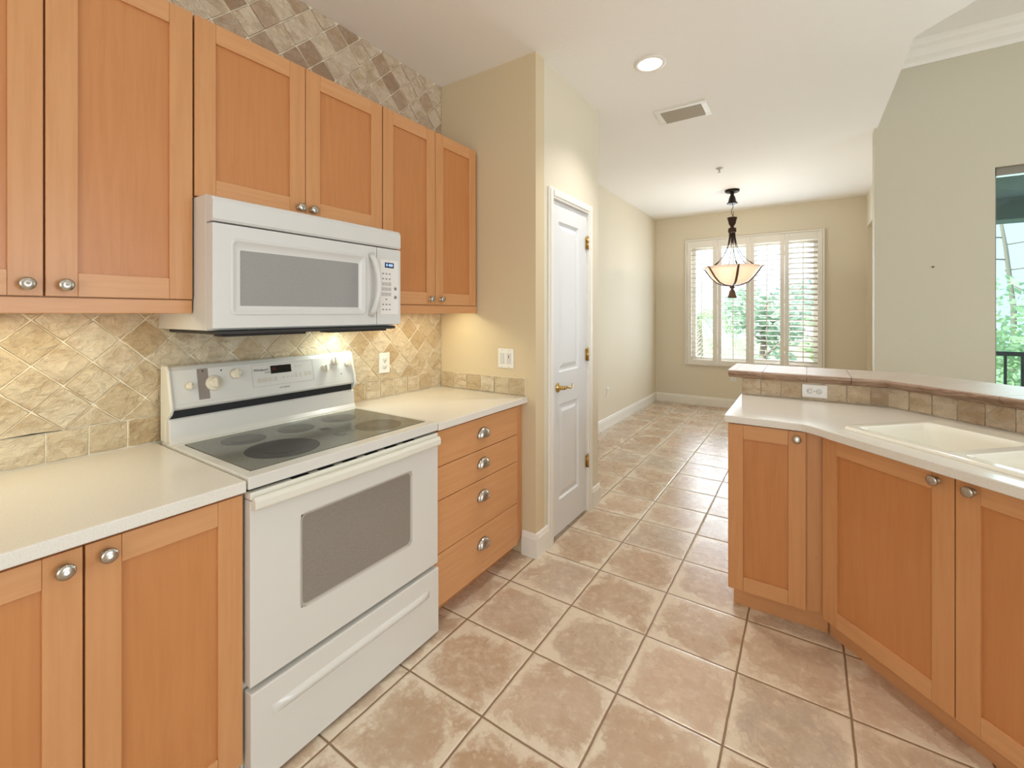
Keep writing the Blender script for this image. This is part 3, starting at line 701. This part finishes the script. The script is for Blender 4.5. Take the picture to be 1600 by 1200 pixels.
# drop-in double-bowl sink
r = thing('sink', 'white drop-in double-bowl sink set in the peninsula countertop', 'sink', (*dp(-1.17, 2.03), ZT-.18), rz)
def ringd(s0, s1, n0, n1, rad, z, k=6):
    out = []
    for cs, cn, a0 in ((s1-rad, n1-rad, 0), (s0+rad, n1-rad, 90), (s0+rad, n0+rad, 180), (s1-rad, n0+rad, 270)):
        for i in range(k+1):
            a = R(a0 + 90*i/k); q = dp(cs + rad*math.cos(a), cn + rad*math.sin(a)); out.append((q[0], q[1], z))
    return out
m = MB(); S0, S1, N0, N1 = -1.585, -.762, 1.755, 2.302
bowls = [(-1.545, -1.205, 1.795, 2.18), (-1.165, -.80, 1.795, 2.18)]
m.loft([ringd(S0, S1, N0, N1, .03, ZT+.0005), ringd(S0+.001, S1-.001, N0+.001, N1-.001, .03, ZT+.008), ringd(S0+.008, S1-.008, N0+.008, N1-.008, .028, ZT+.013)], cap=False)
zr = ZT + .013
def flat(s0, s1, n0, n1): m.poly([(*dp(s0, n0), zr), (*dp(s1, n0), zr), (*dp(s1, n1), zr), (*dp(s0, n1), zr)])
e = .012
a0, a1, b0, b1 = S0+.01, S1-.01, N0+.01, N1-.01
flat(a0, a1, b0, bowls[0][2]); flat(a0, a1, bowls[0][3], b1); flat(a0, bowls[0][0], bowls[0][2], bowls[0][3]); flat(bowls[0][1], bowls[1][0], bowls[0][2], bowls[0][3]); flat(bowls[1][1], a1, bowls[0][2], bowls[0][3])
rim = m.build('rim', PORCELAIN, r, recalc=True)
for (p0, p1, q0, q1) in bowls:
    m = MB(); m.loft([ringd(p0-.001, p1+.001, q0-.001, q1+.001, .012, zr+.0004), ringd(p0+.006, p1-.006, q0+.006, q1-.006, .04, zr-.006), ringd(p0+.012, p1-.012, q0+.012, q1-.012, .05, zr-.03), ringd(p0+.03, p1-.03, q0+.03, q1-.03, .06, ZT-.15), ringd(p0+.06, p1-.06, q0+.06, q1-.06, .06, ZT-.172)], cap=False)
    m.poly(ringd(p0+.06, p1-.06, q0+.06, q1-.06, .06, ZT-.172)); bw = m.build('bowl', PORCELAIN, r, recalc=False)
    m = MB(); cc = dp((p0+p1)/2, (q0+q1)/2); m.lathe([(0, 0), (.042, 0), (.042, .003), (.034, .004), (.03, .001), (0, .001)], 24, mat=Matrix.Translation((cc[0], cc[1], ZT-.172))); m.build('drain', CHROME, bw)
# half wall under the bar, its stone facing and the bar ledge
HW = 1.038
w = MB(); k2 = 3.398; th = .24; xk = k2 - 3.037
w.prism([(-.333, 3.037), (xk, 3.037), dp(-.60, k2/math.sqrt(2)), dp(-.60, k2/math.sqrt(2)+th), (xk + th*.4142, 3.037+th), (-.333, 3.037+th)], 0, HW)
hw = struct('wall_peninsula', w, BEIGE)
m = MB(); g = MB(); u = -.33
while u < .33:
    tile(m, [(u, ZT+.002), (min(u+.102, xk), ZT+.002), (min(u+.102, xk), HW), (u, HW)], lambda a, z, h: (a, 3.037 - h + .002, z), .0006, .009, .0012, .0005); u += .1025
s = -1.8925
while s < -.62:
    tile(m, [(s, ZT+.002), (s+.102, ZT+.002), (s+.102, HW), (s, HW)], lambda a, z, h: (*dp(a, k2/math.sqrt(2) - h + .002), z), .0006, .009, .0012, .0005); s += .1025
struct('stone_facing', m, STONE_BAR, hw, recalc=False)
# bar ledge: segmented stone cap with a sloped, stepped nosing
L = MB(); ZB, ZTp = HW+.001, 1.086
def ledge_ring(kind, s):
    prof = [(0.0, ZB), (.012, ZB), (.03, ZB+.012), (.048, ZB+.026), (.055, ZB+.034), (.055, ZTp-.004), (.050, ZTp), (-.365, ZTp), (-.365, ZTp-.04), (-.33, ZB), (-.30, ZB)]
    return prof
prof = ledge_ring(0, 0)
def seg_line(P0, P1, nrm0, nrm1):
    L.loft([[(P0[0] + nrm0[0]*p, P0[1] + nrm0[1]*p, z) for p, z in prof], [(P1[0] + nrm1[0]*p, P1[1] + nrm1[1]*p, z) for p, z in prof]], sm=False)
nA = (0, -1); nM = (-.4142, -1.0); nB = (-.7071, -.7071)
xs = [-.36, -.215, .0, .20]
for i in range(len(xs)-1): seg_line((xs[i]+.001, 3.03), (xs[i+1]-.001, 3.03), nA, nA)
seg_line((.201, 3.03), (3.388-3.03, 3.03), nA, nM)
ss = [-1.889, -1.70, -1.40, -1.10, -.85, -.60]
q = lambda s: dp(s, 3.388/math.sqrt(2))
seg_line(q(ss[0]), q(ss[1]-.002), nM, nB)
for i in range(1, len(ss)-1): seg_line(q(ss[i]), q(ss[i+1]-.002), nB, nB)
L.loft([[(-.36 - .04*(1 if p > -.36 else 1)*k_, 3.03 - p, z) for p, z in prof] for k_ in (0, 1)], sm=False)
o = L.build('bar_ledge', LEDGE, loc=(.2, 3.1, HW)); tag(o, 'brown banded stone bar ledge capping the tiled half wall behind the sink', 'ledge')

# ---------------------------------------------------------------- outlets, switches
def plate(name, label, cat, M, w, h, kind, group=None):
    """M: local x across, y up, z out of the wall"""
    o = bpy.data.objects.new(name, None); COL.objects.link(o); o.empty_display_size = .03; o.matrix_world = M; ROOT[o.name] = M.copy(); tag(o, label, cat, group)
    def lb(mb): bmesh.ops.transform(mb.bm, matrix=M, verts=mb.bm.verts[:]); return mb
    b = MB(); b.bevel_box(-w/2, w/2, -h/2, h/2, -.001, .006, .003); lb(b).build('cover_plate', PLATE, o)
    def duplex(vert):
        for s in (-1, 1):
            b = MB(); cx_, cy_ = (0, s*.021) if vert else (s*.021, 0)
            b.lathe([(0, .005), (.0165, .005), (.0165, .0075), (0, .0075)], 20, mat=Matrix.Translation((cx_, cy_, 0)))
            for k in (-1, 1):
                if vert: b.box(cx_+k*.006-.001, cx_+k*.006+.001, cy_-.001, cy_+.007, .0075, .008, 1)
                else: b.box(cx_-.001, cx_+.007, cy_+k*.006-.001, cy_+k*.006+.001, .0075, .008, 1)
            if vert: b.box(cx_-.002, cx_+.002, cy_-.010, cy_-.006, .0075, .008, 1)
            else: b.box(cx_-.010, cx_-.006, cy_-.002, cy_+.002, .0075, .008, 1)
            lb(b).build('socket', [PLATE, DARKP], o)
        b = MB(); b.lathe([(0, .005), (.003, .005), (.0025, .007), (0, .007)], 10); lb(b).build('screw', GREYP, o)
    if kind == 'v': duplex(True)
    if kind == 'h': duplex(False)
    if kind == 'switch':
        b = MB(); b.bevel_box(-.040, -.010, -.033, .033, .004, .009, .002); b.bevel_box(-.038, -.012, -.031, .031, .008, .012, .002); lb(b).build('rocker_switch', PLASTIC, o)
        b = MB(); b.bevel_box(.010, .040, -.033, .033, .004, .008, .002); b.bevel_box(.013, .037, -.012, .030, .007, .010, .001); b.box(.023, .027, .002, .020, .010, .0105, 1); b.box(.014, .036, -.032, -.018, .008, .0095)
        lb(b).build('dimmer_switch', [PLASTIC, DARKP], o)
        for x_ in (-.025, .025):
            for y_ in (-.05, .05):
                b = MB(); b.lathe([(0, .005), (.003, .005), (.0025, .007), (0, .007)], 10, mat=Matrix.Translation((x_, y_, 0))); lb(b).build('screw', GREYP, o)
    return o
def frame(x, u, p):
    x = Vector(x); u = Vector(u); M = Matrix((x, u, x.cross(u))).transposed().to_4x4(); M.translation = Vector(p); return M
plate('wall_outlet', 'white upright outlet on the backsplash right of the range', 'outlet', frame((0, 1, 0), (0, 0, 1), (WX+.001, 1.741, 1.14)), .076, .118, 'v', 'wall outlets')
plate('light_switch', 'white double light switch plate on the pantry wall above the drawer counter', 'switch', frame((1, 0, 0), (0, 0, 1), (-1.53, YP-.001, 1.155)), .114, .119, 'switch')
plate('wall_outlet', 'white sideways outlet on the stone strip under the bar ledge', 'outlet', frame((1, 0, 0), (0, 0, 1), (.037, 3.030, .990)), .118, .073, 'h', 'wall outlets')
plate('wall_outlet', 'small white outlet low on the left dining wall', 'outlet', frame((0, 1, 0), (0, 0, 1), (WX+.001, 5.24, .455)), .072, .115, 'v', 'wall outlets')
plate('wall_outlet', 'small white outlet low on the far wall beneath the shutters', 'outlet', frame((1, 0, 0), (0, 0, 1), (-.915, YF-.001, .467)), .072, .115, 'v', 'wall outlets')

# ---------------------------------------------------------------- ceiling fittings
cx_, cy_ = -.800, 2.728
r = thing('recessed_light', 'round recessed ceiling light, lit, above the walkway beside the pantry', 'ceiling light', (cx_, cy_, ZC-.01))
m = MB(); m.lathe([(.070, -.001), (.096, -.001), (.094, -.006), (.082, -.010), (.070, -.008), (.070, -.001)], 36, mat=Matrix.Translation((cx_, cy_, ZC)), cap=False); m.build('trim_ring', WHITE, r, recalc=False)
m = MB(); m.lathe([(.0705, -.004), (.066, -.0042), (.05, -.0043), (0, -.0044)], 36, mat=Matrix.Translation((cx_, cy_, ZC)), cap=False); m.build('lens', emit('lit_lens', 'fff4e2', 9.0), r, recalc=False)
lamp('recessed_lamp', 'SPOT', (cx_, cy_, ZC-.02), (0, 0, 0), 72, (1, .96, .91), .07, spot_size=R(112), spot_blend=.8)
for i, (x_, y_) in enumerate(((-.80, .75), (-.1, -.6), (.75, 1.1))):
    lamp('recessed_lamp', 'SPOT', (x_, y_, ZC-.02), (0, 0, 0), 8, (1, .96, .91), .07, spot_size=R(130), spot_blend=.9)
r = thing('ceiling_vent', 'rectangular white air vent in the ceiling beyond the recessed light', 'vent', (-.79, 3.535, ZC-.01))
vx0, vx1, vy0, vy1 = -.975, -.603, 3.405, 3.665
m = MB()
for a in ((vx0, vx1, vy0, vy0+.035), (vx0, vx1, vy1-.035, vy1), (vx0, vx0+.04, vy0+.035, vy1-.035), (vx1-.04, vx1, vy0+.035, vy1-.035)): m.box(*a, ZC-.009, ZC-.0005)
m.build('frame', WHITE, r, bevel=.003)
m = MB(); m.box(vx0+.04, vx1-.04, vy0+.035, vy1-.035, ZC-.002, ZC-.0005); m.build('backing', plain('vent_dark', '6d675c', .7), r)
for i in range(4):
    y_ = vy0+.05+i*.05; m = MB(); m.loft([[(x_, y_, ZC-.003), (x_, y_+.04, ZC-.012), (x_, y_+.042, ZC-.0105), (x_, y_+.002, ZC-.0015)] for x_ in (vx0+.041, vx1-.041)], sm=False); m.build('louver', METALGREY, r)
m = MB(); T = Matrix.Translation((-.768, 5.107, ZC)) 
m.lathe([(0, .0), (.035, 0), (.033, -.006), (.012, -.010), (.009, -.030), (.006, -.032), (.006, -.042), (.018, -.044), (.018, -.047), (0, -.047)], 16, mat=T)
o = m.build('fire_sprinkler', plain('sprinkler_metal', 'c9c2b6', .4, .4), loc=(-.768, 5.107, ZC-.04)); tag(o, 'tiny pale fire sprinkler head on the ceiling in front of the pendant lamp', 'sprinkler')

# pendant lamp over the dining space
px, py = -.771, 6.097
r = thing('pendant_lamp', 'bronze pendant lamp with a lit alabaster glass bowl, hanging before the shutters', 'lamp', (px, py, 1.62))
T = Matrix.Translation((px, py, 0))
m = MB(); m.lathe([(0, 2.9645), (.083, 2.9645), (.083, 2.945), (.070, 2.935), (.025, 2.928), (.02, 2.90), (.030, 2.885), (.040, 2.85), (.046, 2.82), (.066, 2.797), (.062, 2.792), (.035, 2.80), (0, 2.80)], 28, mat=T); m.build('canopy', plain('dark_bronze', '241a16', .4, .5), r)
m = MB(); pts = [(px, py, 2.80)]
for i in range(1, 9): t = i/8; pts.append((px + .010*math.sin(t*9), py, 2.80 - t*.20))
m.tube(pts, .004, 6); m.tube([(px+.012, py, 2.70), (px+.014, py, 2.66), (px+.004, py, 2.60)], .003, 6); m.build('cord', BRONZE, r)
m = MB(); m.lathe([(0, 2.60), (.058, 2.622), (.052, 2.60), (.045, 2.575), (.04, 2.545), (.026, 2.52), (.018, 2.51), (.024, 2.498), (.046, 2.488), (.048, 2.44), (.040, 2.43), (0, 2.43)], 24, mat=T); m.build('tulip_cap', BRONZE, r)
NR = 6
bowl_prof = [(.0, 1.788), (.05, 1.790), (.11, 1.80), (.17, 1.828), (.22, 1.872), (.258, 1.925), (.285, 1.97), (.318, 2.012)]
for k in range(NR):
    a = TH - PI/2 + R(-15 + 60*k); ca, sa = math.cos(a), math.sin(a); pol = lambda rd_, z: (px + rd_*ca, py + rd_*sa, z)
    m = MB(); m.tube([pol(*p) for p in ((.028, 2.44), (.030, 2.38), (.040, 2.32), (.050, 2.28))], [.009, .009, .009, .006], 8)
    m.tube([pol(*p) for p in ((.050, 2.28), (.085, 2.20), (.13, 2.13), (.185, 2.07))], .0032, 6)
    m.tube([pol(*p) for p in ((.185, 2.07), (.215, 2.045), (.26, 2.012), (.30, 1.995))], [.005, .009, .009, .007], 8); m.build('rod', BRONZE, r)
    m = MB(); m.tube([pol(*p) for p in ((.37, 2.005), (.345, 2.0), (.325, 1.98), (.295, 1.935), (.255, 1.88), (.19, 1.815), (.12, 1.785), (.05, 1.775), (.0, 1.76))], [.004, .010, .013, .014, .014, .014, .013, .012, .012], 8, flat=.55); m.build('rib', BRONZE2, r)
m = MB(); m.lathe([(0, 1.765), (.02, 1.762), (.035, 1.75), (.012, 1.735), (.02, 1.725), (.033, 1.705), (.040, 1.665), (.055, 1.628), (.048, 1.622), (.02, 1.64), (0, 1.64)], 24, mat=T); m.build('finial', BRONZE2, r)
AL = Mat('alabaster_glass', 'f5e6d2', .35); na = AL.noise(AL.obj(), 9, 4, dist=1)
AL.base(AL.mix(na, 'f6ece2', 'efdfd0')); AL.p.inputs['Transmission Weight'].default_value = 0
tl = AL.n('BsdfTranslucent'); AL.put(tl.inputs[0], AL.mix(na, 'fbf2ea', 'f5e6d8')); mx = AL.n('MixShader'); mx.inputs[0].default_value = .6
AL.t.links.new(AL.p.outputs[0], mx.inputs[1]); AL.t.links.new(tl.outputs[0], mx.inputs[2]); AL.t.links.new(mx.outputs[0], AL.t.nodes['Material Output'].inputs[0])
m = MB(); m.lathe(bowl_prof, 40, mat=T, cap=False); m.build('glass_bowl', AL.m, r, recalc=False, solid=.006)
m = MB(); m.lathe([(0, 1.99), (.012, 1.985), (.026, 1.96), (.03, 1.93), (.022, 1.90), (0, 1.888)], 16, mat=Matrix.Translation((px+.07, py-.02, 0)), cap=False); m.build('bulb', emit('bulb_glow', 'ffe2b4', 30), r)
lamp('pendant_bulb', 'POINT', (px+.03, py-.02, 2.02), (0, 0, 0), 13, (1, .92, .80), .04)

# lights under the wall cabinets and the microwave
for y_, e_ in ((.22, 1.9), (1.86, 2.1)):
    lamp('under_cabinet_lamp', 'AREA', (-1.87, y_, 1.466), (0, R(-12), 0), e_, (1, .93, .62), .06, .5)
lamp('cooktop_lamp', 'AREA', (-1.95, 1.38, 1.346), (0, 0, 0), 1.1, (.88, 1, .90), .08, .10)

# ---------------------------------------------------------------- dining window and plantation shutters
w = MB()
for a in ((OX0, OX0+.05, OZ0, OZ1), (OX1-.05, OX1, OZ0, OZ1), (OX0+.05, OX1-.05, OZ0, OZ0+.05), (OX0+.05, OX1-.05, OZ1-.05, OZ1), ((OX0+OX1)/2-.03, (OX0+OX1)/2+.03, OZ0+.05, OZ1-.05)):
    w.box(a[0], a[1], YF+.13, YF+.17, a[2], a[3])
win = struct('window_1', w, WHITE)
w = MB(); w.box(OX0+.05, OX1-.05, YF+.148, YF+.152, OZ0+.05, OZ1-.05); struct('window_glass', w, GLASS, win)
r = thing('plantation_shutters', 'white four-panel plantation shutters over the far dining window', 'shutters', (-.695, YF, .65))
SX0, SX1, SZ0, SZ1 = -1.592, .203, .632, 2.578
m = MB(); fwid = .022
for a in ((SX0, SX0+fwid, SZ0, SZ1), (SX1-fwid, SX1, SZ0, SZ1), (SX0+fwid, SX1-fwid, SZ0, SZ0+fwid), (SX0+fwid, SX1-fwid, SZ1-fwid, SZ1)): m.box(a[0], a[1], YF-.055, YF-.0005, a[2], a[3])
m.build('outer_frame', WHITE, r, bevel=.004)
edges = [SX0+fwid+.002, -1.127, -.690, -.259, SX1-fwid-.002]
tilts = [2, 3, 10, 20]
for i in range(4):
    x0, x1 = edges[i]+.0015, edges[i+1]-.0015; st = .052; zb, zt = SZ0+fwid+.002, SZ1-fwid-.002; lz0, lz1 = .715, 2.445
    if i == 0: st = .065
    m = MB(); yA, yB = YF-.050, YF-.022
    m.box(x0, x0+st, yA, yB, zb, zt); m.box(x1-st, x1, yA, yB, zb, zt); m.box(x0+st, x1-st, yA, yB, zb, lz0); m.box(x0+st, x1-st, yA, yB, lz1, zt)
    pn = m.build('shutter_panel', WHITE, r, bevel=.003)
    n_ = 24; pitch = (lz1-lz0)/n_; m = MB(); ta = R(tilts[i]); hw_ = .036
    for k in range(n_):
        zc_ = lz0 + pitch*(k+.5); yc_ = YF-.036
        prof = [(hw_*math.cos(b_), .0045*math.sin(b_)) for b_ in [2*PI*j/8 for j in range(8)]]
        m.loft([[(xx, yc_ + u_*math.cos(ta) - v_*math.sin(ta), zc_ - u_*math.sin(ta) - v_*math.cos(ta)) for u_, v_ in prof] for xx in (x0+st+.001, x1-st-.001)], sm=True)
    m.build('louvers', WHITE, pn)
    m = MB(); xm_ = (x0+x1)/2; m.box(xm_-.0055, xm_+.0055, YF-.083, YF-.074, lz0+.03, lz1-.02); m.build('tilt_rod', WHITE, pn)
    for zz in (SZ0+.3, 1.6, SZ1-.3):
        m = MB(); m.box(x0-.003, x0+.010, yA-.003, yA+.001, zz-.03, zz+.03); m.build('hinge', WHITE, pn)

m = MB(); m.lathe([(0, 0), (.006, 0), (.007, .004), (.003, .008), (0, .009)], 10, mat=Matrix.Translation((.8257, YL, 1.795)) @ Matrix.Rotation(PI/2, 4, 'X'))
tag(m.build('wall_nail', plain('rusty_nail', '7a4a32', .5, .4), loc=(.8257, YL, 1.795)), 'tiny rusty nail alone on the blank living room wall', 'nail')
# ---------------------------------------------------------------- sliding door to the lanai
w = MB(); yA, yB = YL+.03, YL+.09
for a in ((WX0, WX0+.012, 0.02, WZ1), (WX0, WX1, WZ1-.06, WZ1-.0), (WX1-.06, WX1, .02, WZ1), ((WX0+WX1)/2-.04, (WX0+WX1)/2+.04, .02, WZ1), (WX0, WX1, .0, .04)): w.box(a[0], a[1], yA, yB, a[2], a[3])
win2 = struct('window_2', w, plain('grey_alu', '8a8478', .4, .5))
w = MB(); w.box(WX0+.012, WX1-.06, YL+.058, YL+.062, .04, WZ1-.06); struct('window_glass', w, TINT, win2)
m = MB(); m.box(1.14, 5.2, YL+.15, 6.9, -.14, -.02); struct('lanai_floor', m, plain('lanai_concrete', 'b9b2a6', .8))
m = MB(); m.box(1.14, 5.4, YL+.14, 6.95, 2.62, 2.74); m.box(1.14, 5.4, 6.62, 6.95, 2.40, 2.62); struct('lanai_roof', m, plain('lanai_soffit', '7f8c8c', .8))
r = thing('balcony_railing', 'dark metal balcony railing outside the sliding glass door', 'railing', (3.2, 6.72, 0)); DK = plain('dark_railing', '3a3f48', .5, .3)
m = MB(); m.box(1.14, 5.2, 6.70, 6.745, .985, 1.03); m.build('top_rail', DK, r)
m = MB(); m.box(1.14, 5.2, 6.705, 6.74, .08, .115); m.build('bottom_rail', DK, r)
for i in range(32):
    x_ = 1.244 + i*.122; m = MB(); m.box(x_-.010, x_+.010, 6.712, 6.732, .115, .985); m.build('baluster', DK, r)
for x_ in (2.9, 4.6):
    m = MB(); m.box(x_-.02, x_+.02, 6.70, 6.745, -.02, .985); m.build('post', DK, r)

# ---------------------------------------------------------------- garden
GZ = -3.2
m = MB(); m.box(-40, 60, YF+2.5, 90, GZ-.2, GZ); o = struct('ground', m, plain('lawn_ground', '98a884', .9))
def leafmat(name, a, b):
    M = Mat(name, a, .55); gi = M.n('NewGeometry').outputs['Random Per Island']; M.base(M.mix(gi, a, b))
    tl = M.n('BsdfTranslucent'); M.put(tl.inputs[0], M.mix(gi, a, b)); mx = M.n('MixShader'); mx.inputs[0].default_value = .4
    M.t.links.new(M.p.outputs[0], mx.inputs[1]); M.t.links.new(tl.outputs[0], mx.inputs[2]); M.t.links.new(mx.outputs[0], M.t.nodes['Material Output'].inputs[0]); return M.m
BARK = plain('bark', '93867a', .9)
LEAVES = [leafmat('leaves_mid', '8fae78', 'b6cd98'), leafmat('leaves_pale', 'a3c196', 'cadcb4'), leafmat('leaves_blue', 'a0bda6', 'c4d8c4')]
def tree(name, label, x, y, h, rad, crown0, lm, seed, n=1500, leaf=.16, cat='tree', group=None):
    rg = random.Random(seed); r = thing(name, label, cat, (x, y, GZ), 0, group)
    m = MB(); top = GZ + h; m.tube([(x, y, GZ), (x+.1, y, GZ+h*.3), (x-.1, y+.1, GZ+h*.6), (x, y, GZ+h*.92)], [.16, .13, .09, .03], 8)
    for i in range(9):
        a = rg.uniform(0, 2*PI); z = GZ + h*rg.uniform(.35, .85); L_ = rad*rg.uniform(.5, .9); m.tube([(x, y, z), (x+L_*.5*math.cos(a), y+L_*.5*math.sin(a), z+.25), (x+L_*math.cos(a), y+L_*math.sin(a), z+.6)], [.05, .035, .012], 6)
    m.build('trunk', BARK, r)
    m = MB(); blobs = [(x+rg.gauss(0, rad*.45), y+rg.gauss(0, rad*.45), rg.uniform(GZ+crown0, top-.3), rg.uniform(.35, .65)*rad) for _ in range(14)]
    for i in range(n):
        bx, by, bz, br = rg.choice(blobs); d = Vector((rg.gauss(0, 1), rg.gauss(0, 1), rg.gauss(0, 1))).normalized()*br*rg.uniform(.55, 1.0); c_ = Vector((bx, by, bz)) + d
        t = Vector((rg.gauss(0, 1), rg.gauss(0, 1), rg.gauss(0, .6))).normalized(); q_ = t.cross(Vector((rg.gauss(0, 1), rg.gauss(0, 1), rg.gauss(0, 1)))).normalized(); s_ = leaf*rg.uniform(.6, 1.3)
        m.poly([c_ - t*s_, c_ + q_*s_*.42, c_ + t*s_, c_ - q_*s_*.42])
    m.build('foliage', lm, r, recalc=False)
G = 'trees in the garden beyond the windows'
tree('leafy_tree', 'pale leafy tree outside the sliding door, filling the view over the railing', 4.6, 13.5, 5.6, 1.7, .8, LEAVES[1], 1, 5000, .10, group=G)
tree('leafy_tree', 'green leafy tree behind the left panels of the dining shutters', -4.2, 13.5, 5.2, 1.3, .8, LEAVES[0], 2, 2400, .16, group=G)
tree('leafy_tree', 'blue-green leafy tree behind the middle panels of the dining shutters', -1.2, 17.8, 5.4, 1.4, .8, LEAVES[2], 3, 2400, .17, group=G)
tree('leafy_tree', 'pale leafy tree behind the rightmost panel of the dining shutters', .7, 13.4, 4.9, 1.2, .8, LEAVES[1], 5, 2000, .16, group=G)
# tall thin pine seen over the railing
r = thing('pine_tree', 'thin bare-branched pine rising above the railing outside the sliding door', 'tree', (4.62, 17.5, GZ)); rg = random.Random(8)
m = MB(); X_, Y_ = 4.62, 17.5
m.tube([(X_, Y_, GZ), (X_+.05, Y_, 1.5), (X_-.1, Y_, 3.2), (X_-.35, Y_, 5.2)], [.08, .06, .045, .02], 8)
tips = []
for z_, a_, L_ in ((2.6, .2, 1.2), (2.9, 3.0, 1.4), (3.3, .5, 1.2), (3.5, 2.7, 1.5), (3.9, .1, 1.0), (4.3, 3.3, .9), (4.7, .6, .8)):
    e = (X_-.15+L_*math.cos(a_), Y_+.4*math.sin(a_), z_+.35); m.tube([(X_-.12, Y_, z_), ((X_-.12+e[0])/2, Y_, z_+.08), e], [.022, .016, .008], 6); tips.append(e)
m.build('trunk', BARK, r)
m = MB()
for e in tips + [(X_-.35, Y_, 5.2)]:
    for i in range(110):
        d = Vector((rg.gauss(0, 1), rg.gauss(0, 1), rg.gauss(.3, .8))).normalized(); s_ = rg.uniform(.2, .42); c_ = Vector(e) + Vector((rg.gauss(0, .15), rg.gauss(0, .15), rg.gauss(0, .1))); q_ = d.cross(Vector((.3, .5, .8))).normalized()*.012
        m.poly([c_, c_ + d*s_*.5 + q_, c_ + d*s_, c_ + d*s_*.5 - q_])
m.build('needles', LEAVES[2], r, recalc=False)
# palm by the dining window
r = thing('palm_tree', 'pale drooping palm behind the leftmost shutter panel', 'tree', (-2.05, 10.6, GZ)); X_, Y_ = -2.05, 10.6; rg = random.Random(3)
m = MB(); m.tube([(X_, Y_, GZ), (X_+.05, Y_, -1), (X_, Y_, 1.3)], [.14, .12, .10], 10); m.build('trunk', BARK, r)
for k in range(14):
    a = 2*PI*k/14 + rg.uniform(-.15, .15); m = MB(); up = rg.uniform(.2, .75); Lf = rg.uniform(.9, 1.2); prev = None
    pts = [Vector((X_ + Lf*t*math.cos(a), Y_ + Lf*t*math.sin(a), 1.3 + up*t*1.6 - 1.55*t*t)) for t in [i/12 for i in range(13)]]
    m.tube(pts, [.014 - .0009*i for i in range(13)], 5)
    sd = Vector((-math.sin(a), math.cos(a), 0))
    for i in range(2, 13):
        for s_ in (-1, 1):
            for o_ in (0, .5):
                p = pts[i] if o_ == 0 else (pts[i]+pts[i-1])/2; ln = .34*(1-.5*abs(i/12-.4)); tip = p + sd*s_*ln*.8 + (pts[i]-pts[i-1]).normalized()*ln*.4 + Vector((0, 0, -ln*.45)); w_ = (pts[i]-pts[i-1]).normalized()*.014
                m.poly([p-w_, (p+tip)/2 + w_*.3, tip, (p+tip)/2 - w_*1.6])
    m.build('frond', LEAVES[1], r, recalc=False)
